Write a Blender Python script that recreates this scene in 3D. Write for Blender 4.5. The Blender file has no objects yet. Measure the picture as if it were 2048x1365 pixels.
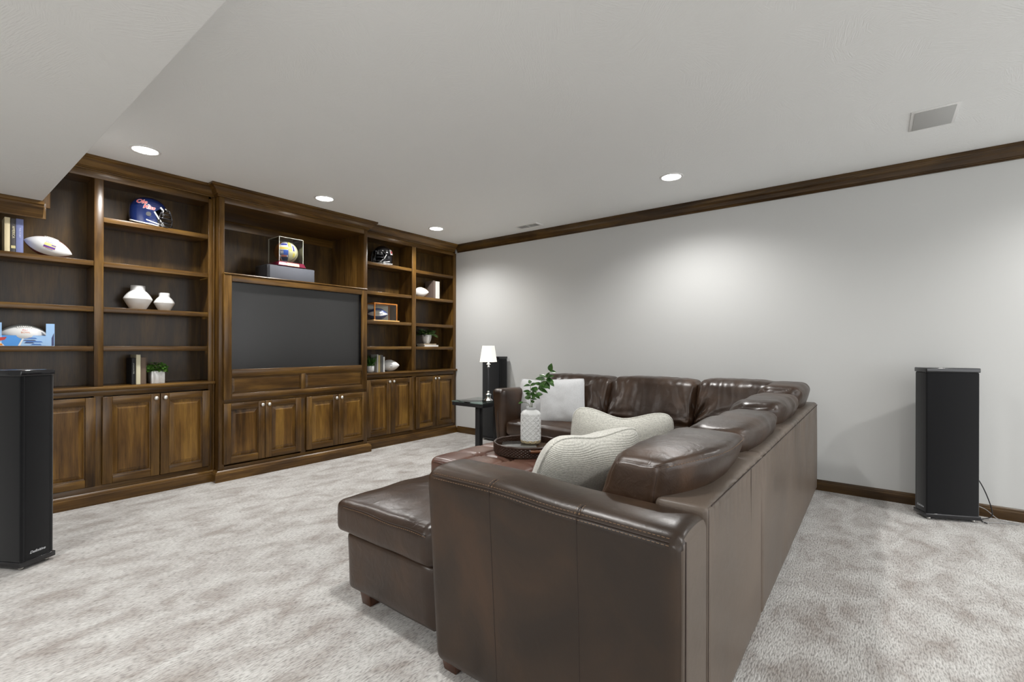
import bpy, bmesh, math, random
from mathutils import Vector, Matrix, noise
random.seed(7)
S = bpy.context.scene
COL = S.collection
PI = math.pi

# ------------------------------------------------------------------ camera
CAM_A, CAM_ROLL, CAM_H = 0.661962, 0.0029216, 1.26
cd = bpy.data.cameras.new('camera'); cam = bpy.data.objects.new('camera', cd); COL.objects.link(cam)
cd.sensor_width = 36.0; cd.lens = 937.57 / 2048 * 36; cd.shift_y = 10.7 / 2048
cd.clip_start = 0.05
cam.matrix_world = (Matrix.Translation((0, 0, CAM_H)) @ Matrix.Rotation(CAM_A - PI / 2, 4, 'Z')
                    @ Matrix.Rotation(PI / 2, 4, 'X') @ Matrix.Rotation(CAM_ROLL, 4, 'Z'))
S.camera = cam

# ------------------------------------------------------------------ world, exposure, room light
S.view_settings.view_transform = 'Standard'; S.view_settings.look = 'None'
S.view_settings.gamma = 1.0; S.view_settings.use_curve_mapping = False
S.view_settings.exposure = 1.10
W = bpy.data.worlds.new('world'); S.world = W; W.use_nodes = True
W.node_tree.nodes['Background'].inputs[0].default_value = (0.97, 0.985, 1.0, 1)
W.node_tree.nodes['Background'].inputs[1].default_value = 1.25
S.cycles.max_bounces = 8; S.cycles.diffuse_bounces = 5; S.cycles.glossy_bounces = 4
S.cycles.transparent_max_bounces = 12; S.cycles.caustics_reflective = False; S.cycles.caustics_refractive = False
S.cycles.sample_clamp_indirect = 6.0
S.cycles.use_denoising = True

CEIL = 2.74
CAN_POWER = 54.0
CANS = [(1.09, 4.375), (2.55, 4.375), (4.06, 4.375), (4.065, 1.416), (1.09, 1.42),
        (4.065, -1.54), (1.09, -1.54), (2.55, -3.2), (-1.4, -1.54)]

# ------------------------------------------------------------------ helpers
def wloc(o):
    v = Vector((0, 0, 0))
    while o is not None:
        v += o.location; o = o.parent
    return v

def thing(name, label, cat, loc=(0, 0, 0), rz=0.0, group=None):
    o = bpy.data.objects.new(name, None); COL.objects.link(o)
    o.empty_display_size = 0.05
    o.location = loc; o.rotation_euler = (0, 0, rz)
    return tag(o, label, cat, group)

def tag(o, label, cat=None, group=None):
    o['label'] = label
    if cat: o['category'] = cat
    if group: o['group'] = group
    return o

def struct(o, label=None):
    o['kind'] = 'structure'
    if label: o['label'] = label
    return o

def mesh_from(vs, fs, mi=None, smooth=False):
    me = bpy.data.meshes.new('m'); me.from_pydata([tuple(v) for v in vs], [], fs)
    if mi:
        for p, k in zip(me.polygons, mi): p.material_index = k
    if smooth:
        me.shade_smooth()
    me.update()
    return me

def obj(name, me, mats, parent=None):
    o = bpy.data.objects.new(name, me); COL.objects.link(o)
    me.name = name
    if not isinstance(mats, (list, tuple)): mats = [mats]
    if not me.materials:
        for m in mats: me.materials.append(m)
    if parent is not None: o.parent = parent
    return o

def bevel(o, w, seg=2, ang=35):
    m = o.modifiers.new('bevel', 'BEVEL'); m.width = w; m.segments = seg
    m.limit_method = 'ANGLE'; m.angle_limit = math.radians(ang)
    m.harden_normals = False
    for p in o.data.polygons: p.use_smooth = True
    return o

def dup(root, loc, rot=None, label=None, group=None):
    r = root.copy(); COL.objects.link(r); r.location = loc
    if rot is not None: r.rotation_euler = rot
    if label: r['label'] = label
    if group: r['group'] = group
    for ch in list(root.children):
        c = ch.copy(); COL.objects.link(c); c.parent = r
        for g in list(ch.children):
            d = g.copy(); COL.objects.link(d); d.parent = c
    return r

class MB:
    def __init__(s): s.v = []; s.f = []; s.m = []; s.k = 0
    def face(s, *idx): s.f.append(tuple(idx)); s.m.append(s.k)
    def box(s, x0, x1, y0, y1, z0, z1):
        n = len(s.v)
        s.v += [(x0, y0, z0), (x1, y0, z0), (x1, y1, z0), (x0, y1, z0), (x0, y0, z1), (x1, y0, z1), (x1, y1, z1), (x0, y1, z1)]
        for q in ((0, 3, 2, 1), (4, 5, 6, 7), (0, 1, 5, 4), (1, 2, 6, 5), (2, 3, 7, 6), (3, 0, 4, 7)):
            s.face(*[n + i for i in q])
        return s
    def hexa(s, pts):           # 4 bottom + 4 top
        n = len(s.v); s.v += [tuple(p) for p in pts]
        for q in ((0, 3, 2, 1), (4, 5, 6, 7), (0, 1, 5, 4), (1, 2, 6, 5), (2, 3, 7, 6), (3, 0, 4, 7)):
            s.face(*[n + i for i in q])
        return s
    def prism(s, poly, z0, z1):  # poly ccw in xy
        n = len(s.v); k = len(poly)
        s.v += [(x, y, z0) for x, y in poly] + [(x, y, z1) for x, y in poly]
        s.face(*[n + i for i in reversed(range(k))]); s.face(*[n + k + i for i in range(k)])
        for i in range(k):
            j = (i + 1) % k; s.face(n + i, n + j, n + k + j, n + k + i)
        return s
    def tube(s, pts, r, n=8, closed=False):
        pts = [Vector(p) for p in pts]; base = len(s.v); m = len(pts)
        rr = r if isinstance(r, (list, tuple)) else [r] * m
        up = Vector((0, 0, 1)); prev = None
        for i, p in enumerate(pts):
            if closed: t = (pts[(i + 1) % m] - pts[i - 1])
            else: t = pts[min(i + 1, m - 1)] - pts[max(i - 1, 0)]
            t = t.normalized() if t.length > 1e-9 else Vector((0, 0, 1))
            if prev is None:
                a = t.cross(up)
                if a.length < 1e-3: a = t.cross(Vector((1, 0, 0)))
                a.normalize()
            else:
                a = prev - t * prev.dot(t)
                if a.length < 1e-6: a = t.cross(up)
                a.normalize()
            prev = a; b = t.cross(a)
            for j in range(n):
                th = 2 * PI * j / n
                s.v.append(tuple(p + (a * math.cos(th) + b * math.sin(th)) * rr[i]))
        for i in range(m if closed else m - 1):
            i2 = (i + 1) % m
            for j in range(n):
                j2 = (j + 1) % n
                s.face(base + i * n + j, base + i * n + j2, base + i2 * n + j2, base + i2 * n + j)
        if not closed:
            s.face(*[base + j for j in reversed(range(n))]); s.face(*[base + (m - 1) * n + j for j in range(n)])
        return s
    def lathe(s, prof, n=32, c=(0, 0, 0), fn=None):   # prof [(r,z)...]
        base = len(s.v); m = len(prof)
        for (r, z) in prof:
            for j in range(n):
                th = 2 * PI * j / n
                rr = r + (fn(th, z) if fn and r > 1e-4 else 0)
                s.v.append((c[0] + rr * math.cos(th), c[1] + rr * math.sin(th), c[2] + z))
        for i in range(m - 1):
            for j in range(n):
                j2 = (j + 1) % n
                s.face(base + i * n + j, base + i * n + j2, base + (i + 1) * n + j2, base + (i + 1) * n + j)
        s.face(*[base + j for j in reversed(range(n))]); s.face(*[base + (m - 1) * n + j for j in range(n)])
        return s
    def sweep(s, path, prof):    # path: xy points, prof: (out, z) closed polygon; out is to the right of travel
        base = len(s.v); m = len(path); k = len(prof)
        P = [Vector((p[0], p[1])) for p in path]
        for i in range(m):
            if i == 0: d1 = d2 = (P[1] - P[0]).normalized()
            elif i == m - 1: d1 = d2 = (P[-1] - P[-2]).normalized()
            else: d1 = (P[i] - P[i - 1]).normalized(); d2 = (P[i + 1] - P[i]).normalized()
            n1 = Vector((d1.y, -d1.x)); n2 = Vector((d2.y, -d2.x))
            nn = (n1 + n2); nn = nn / max(1e-6, nn.dot(n1))
            for (o_, z) in prof:
                q = P[i] + nn * o_; s.v.append((q.x, q.y, z))
        for i in range(m - 1):
            for j in range(k):
                j2 = (j + 1) % k
                s.face(base + i * k + j, base + (i + 1) * k + j, base + (i + 1) * k + j2, base + i * k + j2)
        s.face(*[base + j for j in range(k)]); s.face(*[base + (m - 1) * k + j for j in reversed(range(k))])
        return s
    def add(s, vs, fs, M=None):
        n = len(s.v)
        s.v += [tuple(M @ Vector(v)) if M is not None else tuple(v) for v in vs]
        for q in fs: s.face(*[n + i for i in q])
        return s
    def build(s, name, mats, parent=None, world=True, smooth=False, bev=0, seg=2):
        vs = s.v
        if world and parent is not None:
            w = wloc(parent); vs = [(x - w.x, y - w.y, z - w.z) for x, y, z in vs]
        me = mesh_from(vs, s.f, s.m if max(s.m, default=0) else None, smooth)
        bm = bmesh.new(); bm.from_mesh(me); bmesh.ops.recalc_face_normals(bm, faces=bm.faces); bm.to_mesh(me); bm.free()
        o = obj(name, me, mats, parent)
        if bev: bevel(o, bev, seg)
        return o

def soft_box(hx, hy, hz, r, nx=12, ny=12, nz=8, puff=(0, 0, 0), fn=None):
    """rounded, puffed cushion block centred on the origin -> verts, faces"""
    def par(i, n):
        t = -1 + 2 * i / n
        return 0.45 * t + 0.55 * math.sin(t * PI / 2)
    idx = {}; vs = []; fs = []
    N = (nx, ny, nz); H = (hx, hy, hz)
    def vid(i, j, k):
        key = (i, j, k)
        if key in idx: return idx[key]
        u = (par(i, nx), par(j, ny), par(k, nz))
        p = Vector((u[0] * hx, u[1] * hy, u[2] * hz))
        q = Vector([max(-(H[a] - r), min(H[a] - r, p[a])) for a in range(3)])
        d = p - q
        if d.length > 1e-7: p = q + d.normalized() * r
        for a in range(3):
            b, c = (a + 1) % 3, (a + 2) % 3
            p[a] += puff[a] * u[a] * (1 - u[b] ** 2) * (1 - u[c] ** 2)
        if fn: p = fn(p, u)
        idx[key] = len(vs); vs.append(tuple(p)); return idx[key]
    for a in range(3):
        b, c = (a + 1) % 3, (a + 2) % 3
        for side in (0, N[a]):
            for i in range(N[b]):
                for j in range(N[c]):
                    q = []
                    for (ii, jj) in ((i, j), (i + 1, j), (i + 1, j + 1), (i, j + 1)):
                        t = [0, 0, 0]; t[a] = side; t[b] = ii; t[c] = jj; q.append(vid(*t))
                    if side == 0: q.reverse()
                    fs.append(tuple(q))
    return vs, fs

def text_geo(body, size, cuts=0, shear=0.0, bold=0.0, align='CENTER'):
    cu = bpy.data.curves.new('t', 'FONT'); cu.body = body; cu.size = size; cu.shear = shear
    cu.offset = bold; cu.align_x = align; cu.align_y = 'CENTER'; cu.resolution_u = 3
    o = bpy.data.objects.new('t', cu); COL.objects.link(o)
    dg = bpy.context.evaluated_depsgraph_get(); dg.update()
    me = bpy.data.meshes.new_from_object(o.evaluated_get(dg))
    bpy.data.objects.remove(o); bpy.data.curves.remove(cu)
    if cuts:
        bm = bmesh.new(); bm.from_mesh(me); bmesh.ops.subdivide_edges(bm, edges=bm.edges, cuts=cuts, use_grid_fill=False)
        bm.to_mesh(me); bm.free()
    vs = [tuple(v.co) for v in me.vertices]; fs = [tuple(p.vertices) for p in me.polygons]
    bpy.data.meshes.remove(me)
    return vs, fs

def decal(name, geo, fmap, mat, parent, thick=0.0006):
    """lay flat print geometry on a surface: fmap(u, v, h) -> point"""
    vs, fs = geo
    me = mesh_from([fmap(x, y, thick) for x, y, z in vs], fs)
    return obj(name, me, mat, parent)

# ------------------------------------------------------------------ materials
def mat(name):
    m = bpy.data.materials.new(name); m.use_nodes = True
    nt = m.node_tree; b = nt.nodes['Principled BSDF']
    return m, nt, b
def N(nt, t, **k):
    n = nt.nodes.new(t)
    for a, v in k.items(): setattr(n, a, v)
    return n
def plain(name, col, rough=0.5, metal=0.0, spec=0.5, coat=0.0, emit=None, es=0.0, trans=0.0, ior=1.45, bump=None, sheen=0.0):
    m, nt, b = mat(name)
    b.inputs['Base Color'].default_value = (*col, 1); b.inputs['Roughness'].default_value = rough
    b.inputs['Metallic'].default_value = metal; b.inputs['Specular IOR Level'].default_value = spec
    b.inputs['Coat Weight'].default_value = coat; b.inputs['Transmission Weight'].default_value = trans
    b.inputs['IOR'].default_value = ior; b.inputs['Sheen Weight'].default_value = sheen
    if emit: b.inputs['Emission Color'].default_value = (*emit, 1); b.inputs['Emission Strength'].default_value = es
    tc = N(nt, 'ShaderNodeTexCoord'); no = N(nt, 'ShaderNodeTexNoise')
    no.inputs['Scale'].default_value = bump[0] if bump else 90.0; no.inputs['Detail'].default_value = 3
    nt.links.new(tc.outputs['Object'], no.inputs['Vector'])
    bp = N(nt, 'ShaderNodeBump'); bp.inputs['Strength'].default_value = bump[1] if bump else 0.03
    bp.inputs['Distance'].default_value = 0.002
    nt.links.new(no.outputs['Fac'], bp.inputs['Height'])
    if trans == 0: nt.links.new(bp.outputs['Normal'], b.inputs['Normal'])
    return m

def ramp(nt, stops):
    r = N(nt, 'ShaderNodeValToRGB'); e = r.color_ramp.elements
    while len(e) > 1: e.remove(e[0])
    e[0].position = stops[0][0]; e[0].color = (*stops[0][1], 1)
    for p, c in stops[1:]:
        q = e.new(p); q.color = (*c, 1)
    return r

def wood(name, axis, dark=(.024, .0102, .0022), mid=(.094, .0455, .0095), light=(.225, .120, .027), boards=False, rough=0.3, fine=1.0, bri=1.0):
    dark = tuple(c * bri for c in dark); mid = tuple(c * bri for c in mid); light = tuple(c * bri for c in light)
    m, nt, b = mat(name); L = nt.links.new
    tc = N(nt, 'ShaderNodeTexCoord'); oi = N(nt, 'ShaderNodeObjectInfo')
    sc = N(nt, 'ShaderNodeVectorMath', operation='SCALE'); sc.inputs[3].default_value = 37.0
    cx = N(nt, 'ShaderNodeCombineXYZ')
    for i in range(3): L(oi.outputs['Random'], cx.inputs[i])
    L(cx.outputs[0], sc.inputs[0])
    ad = N(nt, 'ShaderNodeVectorMath', operation='ADD'); L(tc.outputs['Object'], ad.inputs[0]); L(sc.outputs[0], ad.inputs[1])
    mp = N(nt, 'ShaderNodeMapping'); s = [26 * fine] * 3; s['XYZ'.index(axis)] = 1.1
    mp.inputs['Scale'].default_value = s; L(ad.outputs[0], mp.inputs[0])
    n1 = N(nt, 'ShaderNodeTexNoise'); n1.inputs['Scale'].default_value = 1.0; n1.inputs['Detail'].default_value = 7; n1.inputs['Roughness'].default_value = .65
    n1.inputs['Distortion'].default_value = .6; L(mp.outputs[0], n1.inputs[0])
    mp2 = N(nt, 'ShaderNodeMapping'); s2 = [7.0] * 3; s2['XYZ'.index(axis)] = 1.6
    mp2.inputs['Scale'].default_value = s2; L(ad.outputs[0], mp2.inputs[0])
    n2 = N(nt, 'ShaderNodeTexNoise'); n2.inputs['Scale'].default_value = 1.0; n2.inputs['Detail'].default_value = 3; n2.inputs['Distortion'].default_value = .8
    L(mp2.outputs[0], n2.inputs[0])
    ma = N(nt, 'ShaderNodeMath', operation='MULTIPLY'); ma.inputs[1].default_value = .5; L(n1.outputs['Fac'], ma.inputs[0])
    mb = N(nt, 'ShaderNodeMath', operation='MULTIPLY'); mb.inputs[1].default_value = .5; L(n2.outputs['Fac'], mb.inputs[0])
    su = N(nt, 'ShaderNodeMath', operation='ADD'); L(ma.outputs[0], su.inputs[0]); L(mb.outputs[0], su.inputs[1])
    out = su
    if boards:
        sx = N(nt, 'ShaderNodeSeparateXYZ'); L(ad.outputs[0], sx.inputs[0])
        dv = N(nt, 'ShaderNodeMath', operation='MULTIPLY'); dv.inputs[1].default_value = 13.0; L(sx.outputs[0], dv.inputs[0])
        fl = N(nt, 'ShaderNodeMath', operation='FLOOR'); L(dv.outputs[0], fl.inputs[0])
        wn = N(nt, 'ShaderNodeTexWhiteNoise', noise_dimensions='1D'); L(fl.outputs[0], wn.inputs['W'])
        mm = N(nt, 'ShaderNodeMath', operation='MULTIPLY_ADD'); mm.inputs[1].default_value = .17; mm.inputs[2].default_value = -.06
        L(wn.outputs[0], mm.inputs[0])
        s3 = N(nt, 'ShaderNodeMath', operation='ADD'); L(su.outputs[0], s3.inputs[0]); L(mm.outputs[0], s3.inputs[1]); out = s3
    rp = ramp(nt, [(.30, dark), (.5, mid), (.70, light)]); L(out.outputs[0], rp.inputs[0])
    # pores
    mp3 = N(nt, 'ShaderNodeMapping'); s4 = [260.0] * 3; s4['XYZ'.index(axis)] = 9
    mp3.inputs['Scale'].default_value = s4; L(ad.outputs[0], mp3.inputs[0])
    n3 = N(nt, 'ShaderNodeTexNoise'); n3.inputs['Scale'].default_value = 1.0; n3.inputs['Detail'].default_value = 2; L(mp3.outputs[0], n3.inputs[0])
    r3 = ramp(nt, [(.35, (.55, .55, .55)), (.5, (1, 1, 1))]); L(n3.outputs['Fac'], r3.inputs[0])
    mx = N(nt, 'ShaderNodeMix', data_type='RGBA', blend_type='MULTIPLY'); mx.inputs[0].default_value = .6
    L(rp.outputs[0], mx.inputs[6]); L(r3.outputs[0], mx.inputs[7]); L(mx.outputs[2], b.inputs['Base Color'])
    b.inputs['Roughness'].default_value = rough; b.inputs['Coat Weight'].default_value = .12; b.inputs['Coat Roughness'].default_value = .16; b.inputs['Specular IOR Level'].default_value = .32
    bp = N(nt, 'ShaderNodeBump'); bp.inputs['Strength'].default_value = .08; bp.inputs['Distance'].default_value = .002
    L(n1.outputs['Fac'], bp.inputs['Height']); L(bp.outputs[0], b.inputs['Normal'])
    return m

def leather(name, c0, c1, c2, rough=.34, sc=3.2, wr=.35):
    m, nt, b = mat(name); L = nt.links.new
    tc = N(nt, 'ShaderNodeTexCoord')
    n1 = N(nt, 'ShaderNodeTexNoise'); n1.inputs['Scale'].default_value = sc; n1.inputs['Detail'].default_value = 4; n1.inputs['Distortion'].default_value = .5
    L(tc.outputs['Object'], n1.inputs[0])
    rp = ramp(nt, [(.34, c0), (.52, c1), (.72, c2)]); L(n1.outputs['Fac'], rp.inputs[0])
    L(rp.outputs[0], b.inputs['Base Color'])
    n2 = N(nt, 'ShaderNodeTexVoronoi'); n2.inputs['Scale'].default_value = 320; L(tc.outputs['Object'], n2.inputs['Vector'])
    n3 = N(nt, 'ShaderNodeTexNoise'); n3.inputs['Scale'].default_value = 13; n3.inputs['Detail'].default_value = 5; n3.inputs['Distortion'].default_value = 1.6
    L(tc.outputs['Object'], n3.inputs[0])
    r2 = ramp(nt, [(.3, (rough - .06,) * 3), (.7, (rough + .1,) * 3)]); L(n1.outputs['Fac'], r2.inputs[0]); L(r2.outputs[0], b.inputs['Roughness'])
    b1 = N(nt, 'ShaderNodeBump'); b1.inputs['Strength'].default_value = .12; b1.inputs['Distance'].default_value = .0008; L(n2.outputs['Distance'], b1.inputs['Height'])
    b2 = N(nt, 'ShaderNodeBump'); b2.inputs['Strength'].default_value = wr; b2.inputs['Distance'].default_value = .006; L(n3.outputs['Fac'], b2.inputs['Height'])
    L(b1.outputs[0], b2.inputs['Normal']); L(b2.outputs[0], b.inputs['Normal'])
    b.inputs['Specular IOR Level'].default_value = .55
    return m

def paint(name, col, bs, bst, dist=.003, aniso=False):
    m, nt, b = mat(name); L = nt.links.new
    b.inputs['Base Color'].default_value = (*col, 1); b.inputs['Roughness'].default_value = .75; b.inputs['Specular IOR Level'].default_value = .25
    tc = N(nt, 'ShaderNodeTexCoord')
    src = tc.outputs['Object']
    n = N(nt, 'ShaderNodeTexNoise'); n.inputs['Scale'].default_value = bs; n.inputs['Detail'].default_value = 4
    if aniso:
        # short brush strokes turned every which way by a cell pattern
        vo = N(nt, 'ShaderNodeTexVoronoi'); vo.inputs['Scale'].default_value = 5.5; L(src, vo.inputs['Vector'])
        vr = N(nt, 'ShaderNodeVectorRotate', rotation_type='Z_AXIS'); L(src, vr.inputs['Vector'])
        sx = N(nt, 'ShaderNodeSeparateXYZ'); L(vo.outputs['Color'], sx.inputs[0])
        mu = N(nt, 'ShaderNodeMath', operation='MULTIPLY'); mu.inputs[1].default_value = 3.1; L(sx.outputs[0], mu.inputs[0]); L(mu.outputs[0], vr.inputs['Angle'])
        mp = N(nt, 'ShaderNodeMapping'); mp.inputs['Scale'].default_value = (1, 9, 1); L(vr.outputs[0], mp.inputs[0]); src = mp.outputs[0]
    L(src, n.inputs['Vector'])
    bp = N(nt, 'ShaderNodeBump'); bp.inputs['Strength'].default_value = bst; bp.inputs['Distance'].default_value = dist
    L(n.outputs['Fac'], bp.inputs['Height']); L(bp.outputs[0], b.inputs['Normal'])
    return m

def carpet():
    m, nt, b = mat('carpet'); L = nt.links.new
    tc = N(nt, 'ShaderNodeTexCoord')
    mp = N(nt, 'ShaderNodeMapping'); mp.inputs['Rotation'].default_value = (0, 0, .5); mp.inputs['Scale'].default_value = (1, 1.7, 1); L(tc.outputs['Object'], mp.inputs[0])
    big = N(nt, 'ShaderNodeTexNoise'); big.inputs['Scale'].default_value = 4.2; big.inputs['Detail'].default_value = 6; big.inputs['Roughness'].default_value = .62; big.inputs['Distortion'].default_value = .5
    L(mp.outputs[0], big.inputs[0])
    mp2 = N(nt, 'ShaderNodeMapping'); mp2.inputs['Scale'].default_value = (45, 150, 60); mp2.inputs['Rotation'].default_value = (0, 0, .05); L(tc.outputs['Object'], mp2.inputs[0])
    fi = N(nt, 'ShaderNodeTexNoise'); fi.inputs['Scale'].default_value = 1; fi.inputs['Detail'].default_value = 3; L(mp2.outputs[0], fi.inputs[0])
    r1 = ramp(nt, [(.34, (.315, .285, .26)), (.46, (.415, .395, .375)), (.60, (.52, .51, .49))]); L(big.outputs['Fac'], r1.inputs[0])
    r2 = ramp(nt, [(.3, (.50, .49, .48)), (.52, (1, 1, 1)), (.75, (1.2, 1.2, 1.2))]); L(fi.outputs['Fac'], r2.inputs[0])
    mx = N(nt, 'ShaderNodeMix', data_type='RGBA', blend_type='MULTIPLY'); mx.inputs[0].default_value = 1.0
    L(r1.outputs[0], mx.inputs[6]); L(r2.outputs[0], mx.inputs[7]); L(mx.outputs[2], b.inputs['Base Color'])
    b.inputs['Roughness'].default_value = .95; b.inputs['Specular IOR Level'].default_value = .1; b.inputs['Sheen Weight'].default_value = .25
    bp = N(nt, 'ShaderNodeBump'); bp.inputs['Strength'].default_value = .9; bp.inputs['Distance'].default_value = .006
    L(fi.outputs['Fac'], bp.inputs['Height']); L(bp.outputs[0], b.inputs['Normal'])
    return m

def weave(name, col, sx, sz, strength=.4, rough=.9, ribs=0):
    m, nt, b = mat(name); L = nt.links.new
    tc = N(nt, 'ShaderNodeTexCoord')
    mp = N(nt, 'ShaderNodeMapping'); mp.inputs['Scale'].default_value = (sx, sx, sz); L(tc.outputs['Object'], mp.inputs[0])
    n = N(nt, 'ShaderNodeTexNoise'); n.inputs['Scale'].default_value = 1; n.inputs['Detail'].default_value = 3; L(mp.outputs[0], n.inputs[0])
    r = ramp(nt, [(.3, tuple(c * .72 for c in col)), (.55, col), (.8, tuple(min(1, c * 1.1) for c in col))]); L(n.outputs['Fac'], r.inputs[0]); L(r.outputs[0], b.inputs['Base Color'])
    b.inputs['Roughness'].default_value = rough; b.inputs['Specular IOR Level'].default_value = .15; b.inputs['Sheen Weight'].default_value = .3
    bp = N(nt, 'ShaderNodeBump'); bp.inputs['Strength'].default_value = strength; bp.inputs['Distance'].default_value = .003
    h = n.outputs['Fac']
    if ribs:
        wv = N(nt, 'ShaderNodeTexWave', wave_type='BANDS', bands_direction='Z'); wv.inputs['Scale'].default_value = ribs
        wv.inputs['Distortion'].default_value = 1.2; wv.inputs['Detail'].default_value = 2; wv.inputs['Detail Scale'].default_value = 1.5
        L(tc.outputs['Object'], wv.inputs['Vector'])
        ad = N(nt, 'ShaderNodeMath', operation='MULTIPLY_ADD'); ad.inputs[1].default_value = .9; L(wv.outputs['Fac'], ad.inputs[0]); L(h, ad.inputs[2]); h = ad.outputs[0]
    L(h, bp.inputs['Height']); L(bp.outputs[0], b.inputs['Normal'])
    return m

def leafmat(name, c0, c1, rough=.35):
    m, nt, b = mat(name); L = nt.links.new
    oi = N(nt, 'ShaderNodeTexCoord'); n = N(nt, 'ShaderNodeTexNoise'); n.inputs['Scale'].default_value = 40
    L(oi.outputs['Object'], n.inputs[0]); r = ramp(nt, [(.35, c0), (.65, c1)]); L(n.outputs['Fac'], r.inputs[0]); L(r.outputs[0], b.inputs['Base Color'])
    b.inputs['Roughness'].default_value = rough
    return m

WX = wood('walnut_along_x', 'X'); WY = wood('walnut_along_y', 'Y'); WZ = wood('walnut_upright', 'Z')
WP = wood('walnut_panel', 'Z', boards=True, mid=(.118, .056, .0110), light=(.265, .142, .030))
WB = wood('walnut_back_panel', 'Z', dark=(.020, .0095, .0025), mid=(.062, .033, .0085), light=(.150, .082, .020), rough=.34, fine=.35)
M_WALL = paint('wall_paint', (.585, .59, .582), 60, .12, .002)
M_CEIL = paint('ceiling_paint', (.885, .90, .895), 20, .5, .004, aniso=True)
M_CARPET = carpet()
M_NICKEL = plain('satin_nickel', (.72, .70, .66), .28, 1.0)
M_CHROME = plain('chrome', (.8, .8, .82), .1, 1.0)
M_BLACK = plain('black_gloss', (.012, .012, .014), .14, coat=.4)
M_BLACKM = plain('black_satin', (.016, .016, .018), .45)
M_CLOTH = weave('black_speaker_cloth', (.0028, .0030, .0040), 500, 500, .15)
M_SCREEN = plain('tv_screen', (.019, .019, .019), .24, spec=.9, bump=(4, 0.0))
M_WHITE = plain('white_trim', (.82, .82, .81), .4)
def pane(name, tint, k=1.0):
    m, nt, b = mat(name); L = nt.links.new; nt.nodes.remove(b)
    out = nt.nodes['Material Output']; tr = N(nt, 'ShaderNodeBsdfTransparent'); tr.inputs[0].default_value = (*tint, 1)
    gl = N(nt, 'ShaderNodeBsdfGlossy'); gl.inputs['Roughness'].default_value = .03
    fr = N(nt, 'ShaderNodeFresnel'); fr.inputs[0].default_value = 1.45
    mu = N(nt, 'ShaderNodeMath', operation='MULTIPLY'); mu.inputs[1].default_value = k; L(fr.outputs[0], mu.inputs[0])
    mx = N(nt, 'ShaderNodeMixShader'); L(mu.outputs[0], mx.inputs[0]); L(tr.outputs[0], mx.inputs[1]); L(gl.outputs[0], mx.inputs[2]); L(mx.outputs[0], out.inputs[0])
    return m
M_GLASS = pane('clear_acrylic', (.97, .97, .95), .8)
M_TGLASS = pane('green_edged_glass', (.80, .93, .90), 1.0)
M_CERAMIC = plain('white_ceramic', (.72, .72, .71), .28, coat=.3)
M_EMIT = plain('downlight_lens', (1, 1, 1), .5, emit=(1, .98, .95), es=14)
M_GREY = plain('vent_grey', (.42, .42, .41), .6)

# ------------------------------------------------------------------ room shell
XW = 4.935            # right wall
struct(MB().box(-3.6, XW + .12, -5.1, 5.72, -.1, 0).build('floor', M_CARPET), 'beige patterned wall-to-wall carpet')
struct(MB().box(-3.6, XW + .12, -5.1, 5.72, CEIL, CEIL + .1).build('ceiling', M_CEIL), 'textured grey-white ceiling')
struct(MB().box(XW, XW + .12, -5.1, 5.72, 0, CEIL).build('wall_right', M_WALL), 'plain pale grey wall')
struct(MB().box(-3.6, XW, 5.6, 5.72, 0, CEIL).build('wall_front', M_WALL), 'wall behind the bookcases')
struct(MB().box(-3.6, .145, 4.89, 5.6, 0, CEIL).build('wall_front_return', M_WALL), 'wall beside the bookcases')
struct(MB().box(-3.6, -2.6, -5.0, 4.89, 0, CEIL).build('wall_left', M_WALL), 'left wall')
# lowered soffit over the left end of the bookcases
SOF_X, SOF_Z = .59, 2.31
struct(MB().box(-2.6, SOF_X, -2.6, 4.80, SOF_Z, CEIL).build('ceiling_soffit', M_CEIL, bev=.004), 'lowered ceiling section over the left end of the bookcase')
struct(MB().box(-2.6, .145, 4.80, 4.89, SOF_Z, CEIL).build('ceiling_soffit', M_CEIL), 'end of the lowered ceiling section')
# crown along the right wall
def crown_prof(p, h=.10, t=0.0):
    return [(-.004, CEIL - h), (p * .16, CEIL - h), (p * .22, CEIL - h + .006), (p * .16, CEIL - h + .012), (p * .26, CEIL - h + .02),
            (p * .36, CEIL - h + .022), (p * .44, CEIL - h + .034), (p * .58, CEIL - h + .052), (p * .80, CEIL - h + .068), (p * .84, CEIL - h + .074),
            (p * .96, CEIL - h + .078), (p, CEIL - h + .084), (p, CEIL - .001), (-.004, CEIL - .001)]
struct(MB().sweep([(XW, -5), (XW, 4.86)][::-1], crown_prof(.055, .112)).build('trim_1', wood('walnut_wall_trim', 'Y', dark=(.018, .0085, .0028), mid=(.060, .031, .0095), light=(.135, .075, .022))), 'dark wood crown moulding along the right wall')
def base_prof(p, h=.10, t=.0):
    return [(-.002, 0), (p, 0), (p, h - .028), (p - .004, h - .022), (p - .004, h - .016), (p * .55, h - .008), (p * .3, h), (-.002, h)]
struct(MB().sweep([(XW, -5), (XW, 4.855)][::-1], base_prof(.014, .092)).build('baseboard_right', bpy.data.materials['walnut_wall_trim']), 'dark wood baseboard')

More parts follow.
